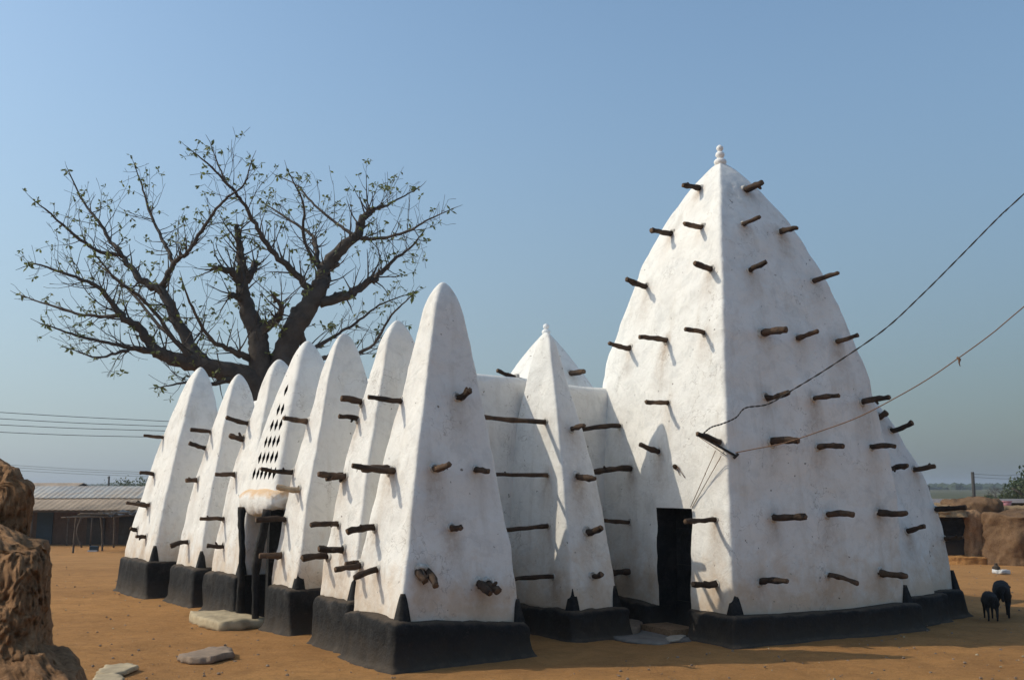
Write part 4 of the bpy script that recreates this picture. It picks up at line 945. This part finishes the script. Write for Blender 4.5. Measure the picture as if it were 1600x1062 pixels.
# far trees and bush country
def bush(name, P, r, h, label, seed, trunk=True, dens=900, ls=0.22):
    rnd = random.Random(seed); zg = gz(P.x, P.y); root = tag(empty(name, (P.x, P.y, zg)), label, 'tree')
    t = MB(); t.tube([(P.x, P.y, zg - 0.1), (P.x + 0.1, P.y, zg + h * 0.55)], [0.05 * h, 0.025 * h], 8)
    for k in range(6):
        a = k * 1.05 + rnd.random(); t.tube([(P.x + 0.05, P.y, zg + h * rnd.uniform(0.3, 0.5)), (P.x + r * .35 * math.cos(a), P.y + r * .35 * math.sin(a), zg + h * 0.62), (P.x + r * .65 * math.cos(a), P.y + r * .65 * math.sin(a), zg + h * 0.75)], [0.03 * h, 0.018 * h, 0.006 * h], 6)
    t.build('trunk', BARK, root, (P.x, P.y, zg))
    l = MB(); cl = [(rnd.uniform(-.7, .7) * r, rnd.uniform(-.7, .7) * r, h * rnd.uniform(0.45, 0.85), rnd.uniform(0.28, 0.5)) for _ in range(16)]
    for _ in range(dens):
        cx, cy, cz, cr = rnd.choice(cl); d = Vector((rnd.gauss(0, 1), rnd.gauss(0, 1), rnd.gauss(0, 0.75))).normalized() * cr * r * rnd.random() ** 0.4
        c = Vector((P.x + cx, P.y + cy, zg + cz)) + d; s = ls * rnd.uniform(0.6, 1.3); u = Vector((rnd.gauss(0, 1), rnd.gauss(0, 1), rnd.gauss(0, 1))).normalized(); w = u.cross(Vector((rnd.gauss(0, 1), rnd.gauss(0, 1), rnd.gauss(0, 1)))).normalized()
        l.add([c - u * s, c + w * s * 0.5, c + u * s, c - w * s * 0.5], [(0, 1, 2, 3)])
    l.build('crown', LEAF_FAR, root, (P.x, P.y, zg), smoothf=False)
def P_at(u, Y): p = at(u, 757, Y); return Vector((p.x, p.y, 0))
bush('leafy_tree', P_at(1610, 85), 2.3, 3.7, 'green leafy tree beyond the white wall at the right edge', 3, dens=3500, ls=0.13)
bush('leafy_tree', P_at(1630, 92), 3.2, 4.5, 'taller green tree at the right edge, mostly out of view', 4, dens=1500, ls=0.2)
for k, (u, Y, r, h, lb) in enumerate(((1536, 110, 1.0, 1.6, 'small round bush right of the leaning pole'), (1578, 100, 1.3, 2.2, 'low bush at the foot of the green tree'), (1547, 118, 1.2, 1.9, 'small bush below the bare tree'), (205, 150, 3.2, 4.0, 'dark round tree peeping over the tin roof beside the mosque'))):
    bush('bush' if k < 3 else 'round_tree', P_at(u, Y), r, h, lb, 10 + k, dens=900, ls=0.2)
def bare_tree():
    rnd = random.Random(12); P = P_at(1562, 105); zg = gz(P.x, P.y); root = tag(empty('bare_tree', (P.x, P.y, zg)), 'bare thin tree between the leaning pole and the green tree', 'tree')
    t = MB(); w = MB(); t.tube([(P.x, P.y, zg), (P.x, P.y, zg + 1.3)], [0.09, 0.07], 7); t.build('trunk', BARK, root)
    def sp(p, d, L_, r, lev):
        q = p + d * L_; w.tube([p, (p + q) / 2 + Vector((0, 0, -0.03)), q], [r, r * 0.8, r * 0.6], 5)
        if lev:
            for _ in range(3): sp(q, (d + Vector((rnd.gauss(0, .7), rnd.gauss(0, .7), rnd.gauss(0.1, .4)))).normalized(), L_ * 0.68, r * 0.6, lev - 1)
    for k in range(4): sp(Vector((P.x, P.y, zg + 1.25)), Vector((math.cos(k * 1.57 + .4), math.sin(k * 1.57 + .4), 0.9)).normalized(), 0.75, 0.05, 4)
    w.build('branches', BARK, root)
bare_tree()
# distant country: one belt of far bush that reads as a mass
def belt():
    rnd = random.Random(2); l = MB()
    for _ in range(7000):
        Y = rnd.uniform(600, 1800); x = rnd.uniform(-0.75, 0.75) * Y; h = rnd.uniform(1.5, 4.5); s = rnd.uniform(2, 5)
        c = Vector((x, Y, -1 + h * 0.5)); n = 7; vs = [c + Vector((0, 0, h * 0.5))]
        for j in range(n): an = 2 * math.pi * j / n; q = rnd.uniform(0.6, 1.2); vs.append(c + Vector((math.cos(an) * s * q, math.sin(an) * s * q, rnd.uniform(-.1, .25) * h)))
        for j in range(n): an = 2 * math.pi * j / n; vs.append(c + Vector((math.cos(an) * s * .7, math.sin(an) * s * .7, -h * 0.55)))
        f = [(0, 1 + j, 1 + (j + 1) % n) for j in range(n)] + [(1 + j, 1 + n + j, 1 + n + (j + 1) % n, 1 + (j + 1) % n) for j in range(n)]
        l.add(vs, f)
    o = l.build('far_bush', LEAF_FAR, None, (0, 300, -1), smoothf=False); tag(o, 'belt of distant bush fading into the haze along the horizon', 'bush', kind='stuff')
belt()

# ------------------------------------------------------------------ two black sheep, seen from behind
def sheep(name, P, H_, yaw, label, head_down=0.0, seed=0):
    """H_ = back height. Body one skinned surface; faces +Y before the yaw"""
    k = H_ / 0.60; me = bpy.data.meshes.new(name); V = []; E = []; R_ = []
    def v(x, y, z, r, par=None, r2=None):
        V.append((x * k, y * k, z * k)); R_.append((r * k, (r2 or r) * k))
        if par is not None: E.append((par, len(V) - 1))
        return len(V) - 1
    pel = v(0, -0.26, 0.455, 0.115, None, 0.125); m1_ = v(0, -0.10, 0.44, 0.145, pel, 0.15); m2_ = v(0, 0.08, 0.43, 0.145, m1_, 0.155); ch = v(0, 0.24, 0.44, 0.115, m2_, 0.14)
    rump = v(0, -0.345, 0.45, 0.075, pel); tl = v(0, -0.385, 0.40, 0.026, rump); v(0.01, -0.395, 0.27, 0.020, tl)
    nk = v(0, 0.35, 0.50 - 0.08 * head_down, 0.075, ch); n2_ = v(0.02, 0.42, 0.60 - 0.30 * head_down, 0.058, nk)
    hd = v(0.03, 0.48, 0.655 - 0.40 * head_down, 0.058, n2_); mz = v(0.04, 0.56, 0.625 - 0.45 * head_down, 0.042, hd); v(0.045, 0.62, 0.60 - 0.48 * head_down, 0.028, mz)
    for s in (-1, 1):
        e = v(0.03 + s * 0.065, 0.455, 0.67 - 0.40 * head_down, 0.018, hd); v(0.03 + s * 0.125, 0.44, 0.645 - 0.40 * head_down, 0.012, e)
        h = v(s * 0.075, -0.26, 0.36, 0.078, pel); kn = v(s * 0.088, -0.20, 0.265, 0.050, h); hk = v(s * 0.085, -0.305 + s * 0.012, 0.175, 0.024, kn); ft = v(s * 0.085, -0.285 + s * 0.012, 0.04, 0.018, hk); v(s * 0.085, -0.265 + s * 0.012, 0.008, 0.022, ft)
        f = v(s * 0.068, 0.23, 0.33, 0.058, ch); el = v(s * 0.072, 0.205, 0.235, 0.033, f); wr = v(s * 0.072, 0.225 - s * 0.02, 0.135, 0.023, el); f2 = v(s * 0.072, 0.22 - s * 0.02, 0.035, 0.017, wr); v(s * 0.072, 0.235 - s * 0.02, 0.008, 0.021, f2)
    me.from_pydata(V, E, []); o = bpy.data.objects.new(name, me); COL.objects.link(o); me.materials.append(FUR)
    o.modifiers.new('skin', 'SKIN'); sub = o.modifiers.new('sub', 'SUBSURF'); sub.levels = 2; sub.render_levels = 2
    if not me.skin_vertices:
        bpy.context.view_layer.objects.active = o
    lay = me.skin_vertices[0].data if me.skin_vertices else None
    if lay is None:
        bm = bmesh.new(); bm.from_mesh(me); bm.verts.layers.skin.verify(); bm.to_mesh(me); bm.free(); lay = me.skin_vertices[0].data
    for i, r in enumerate(R_): lay[i].radius = r; lay[i].use_root = (i == 0)
    bpy.context.view_layer.update(); dg = bpy.context.evaluated_depsgraph_get(); m2 = bpy.data.meshes.new_from_object(o.evaluated_get(dg))
    o.modifiers.clear(); o.data = m2
    for q in m2.vertices:
        if q.co.z > 0.25 * k: q.co += q.normal * 0.012 * k * fbm(q.co + Vector((seed, 0, 0)), 14 / k, 3)
    m2.polygons.foreach_set('use_smooth', [True] * len(m2.polygons)); m2.materials.clear(); m2.materials.append(FUR)
    o.location = P; o.rotation_euler = (0, 0, yaw); tag(o, label, 'sheep'); return o
sheep('sheep', onground(1567, 963), 0.57, math.radians(-24), 'larger black sheep standing with its back to the camera', 0.55, 1)
sheep('sheep', onground(1548, 968), 0.44, math.radians(-15), 'smaller black lamb close to the left of the larger sheep', 0.7, 5)

# ------------------------------------------------------------------ gravel, twigs and litter on the yard (nobody could count it)
def litter():
    rnd = random.Random(21); mb = MB()
    for _ in range(6500):
        u = rnd.uniform(-0.62, 0.62); Y = 8 + 22 * rnd.random() ** 1.6; x = u * Y; r = 0.004 + 0.017 * rnd.random() ** 5
        a, b = x * AX.x + Y * AX.y, x * BX.x + Y * BX.y
        if 9.2 < a < 20.5 and 5.4 < b < 15: continue
        c = Vector((x, Y, gz(x, Y) + r * 0.25)); vs = []
        for z, w in ((-.5, .8), (0.1, 1.0), (0.6, 0.55)):
            for j in range(6):
                an = j * 1.047; q = rnd.uniform(0.7, 1.3); vs.append(c + Vector((math.cos(an) * r * w * q, math.sin(an) * r * w * q, z * r * rnd.uniform(.8, 1.2))))
        mb.add(vs, [(i * 6 + j, i * 6 + (j + 1) % 6, (i + 1) * 6 + (j + 1) % 6, (i + 1) * 6 + j) for i in range(2) for j in range(6)] + [(12, 13, 14, 15, 16, 17)], 0 if rnd.random() < 0.8 else 1)
    tag(mb.build('gravel', [STONE, STONE_PALE], None, (0, 12, 0), smoothf=False), 'fine gravel and crumbs of earth scattered over the yard', 'gravel', kind='stuff')
litter()

# ------------------------------------------------------------------ haze
def haze(dens=0.0006):
    x, y0, y1, z0, z1 = 2500, -150, 4000, -2.5, 16
    vs = [(sx, sy, sz) for sz in (z0, z1) for sx, sy in ((-x, y0), (x, y0), (x, y1), (-x, y1))]
    m = bpy.data.materials.new('dusty_air'); m.use_nodes = True; N = m.node_tree.nodes; L = m.node_tree.links
    N.remove(N['Principled BSDF']); v = N.new('ShaderNodeVolumePrincipled'); v.inputs['Color'].default_value = (0.72, 0.78, 0.86, 1); v.inputs['Density'].default_value = dens; v.inputs['Anisotropy'].default_value = 0.3
    L.new(v.outputs[0], [n for n in N if n.type == 'OUTPUT_MATERIAL'][0].inputs['Volume'])
    tag(build('haze', vs, [(3, 2, 1, 0), (4, 5, 6, 7), (0, 1, 5, 4), (1, 2, 6, 5), (2, 3, 7, 6), (3, 0, 4, 7)], m, None, (0, 0, z0), False), 'thin dusty haze softening the horizon', 'haze', kind='stuff')
haze()
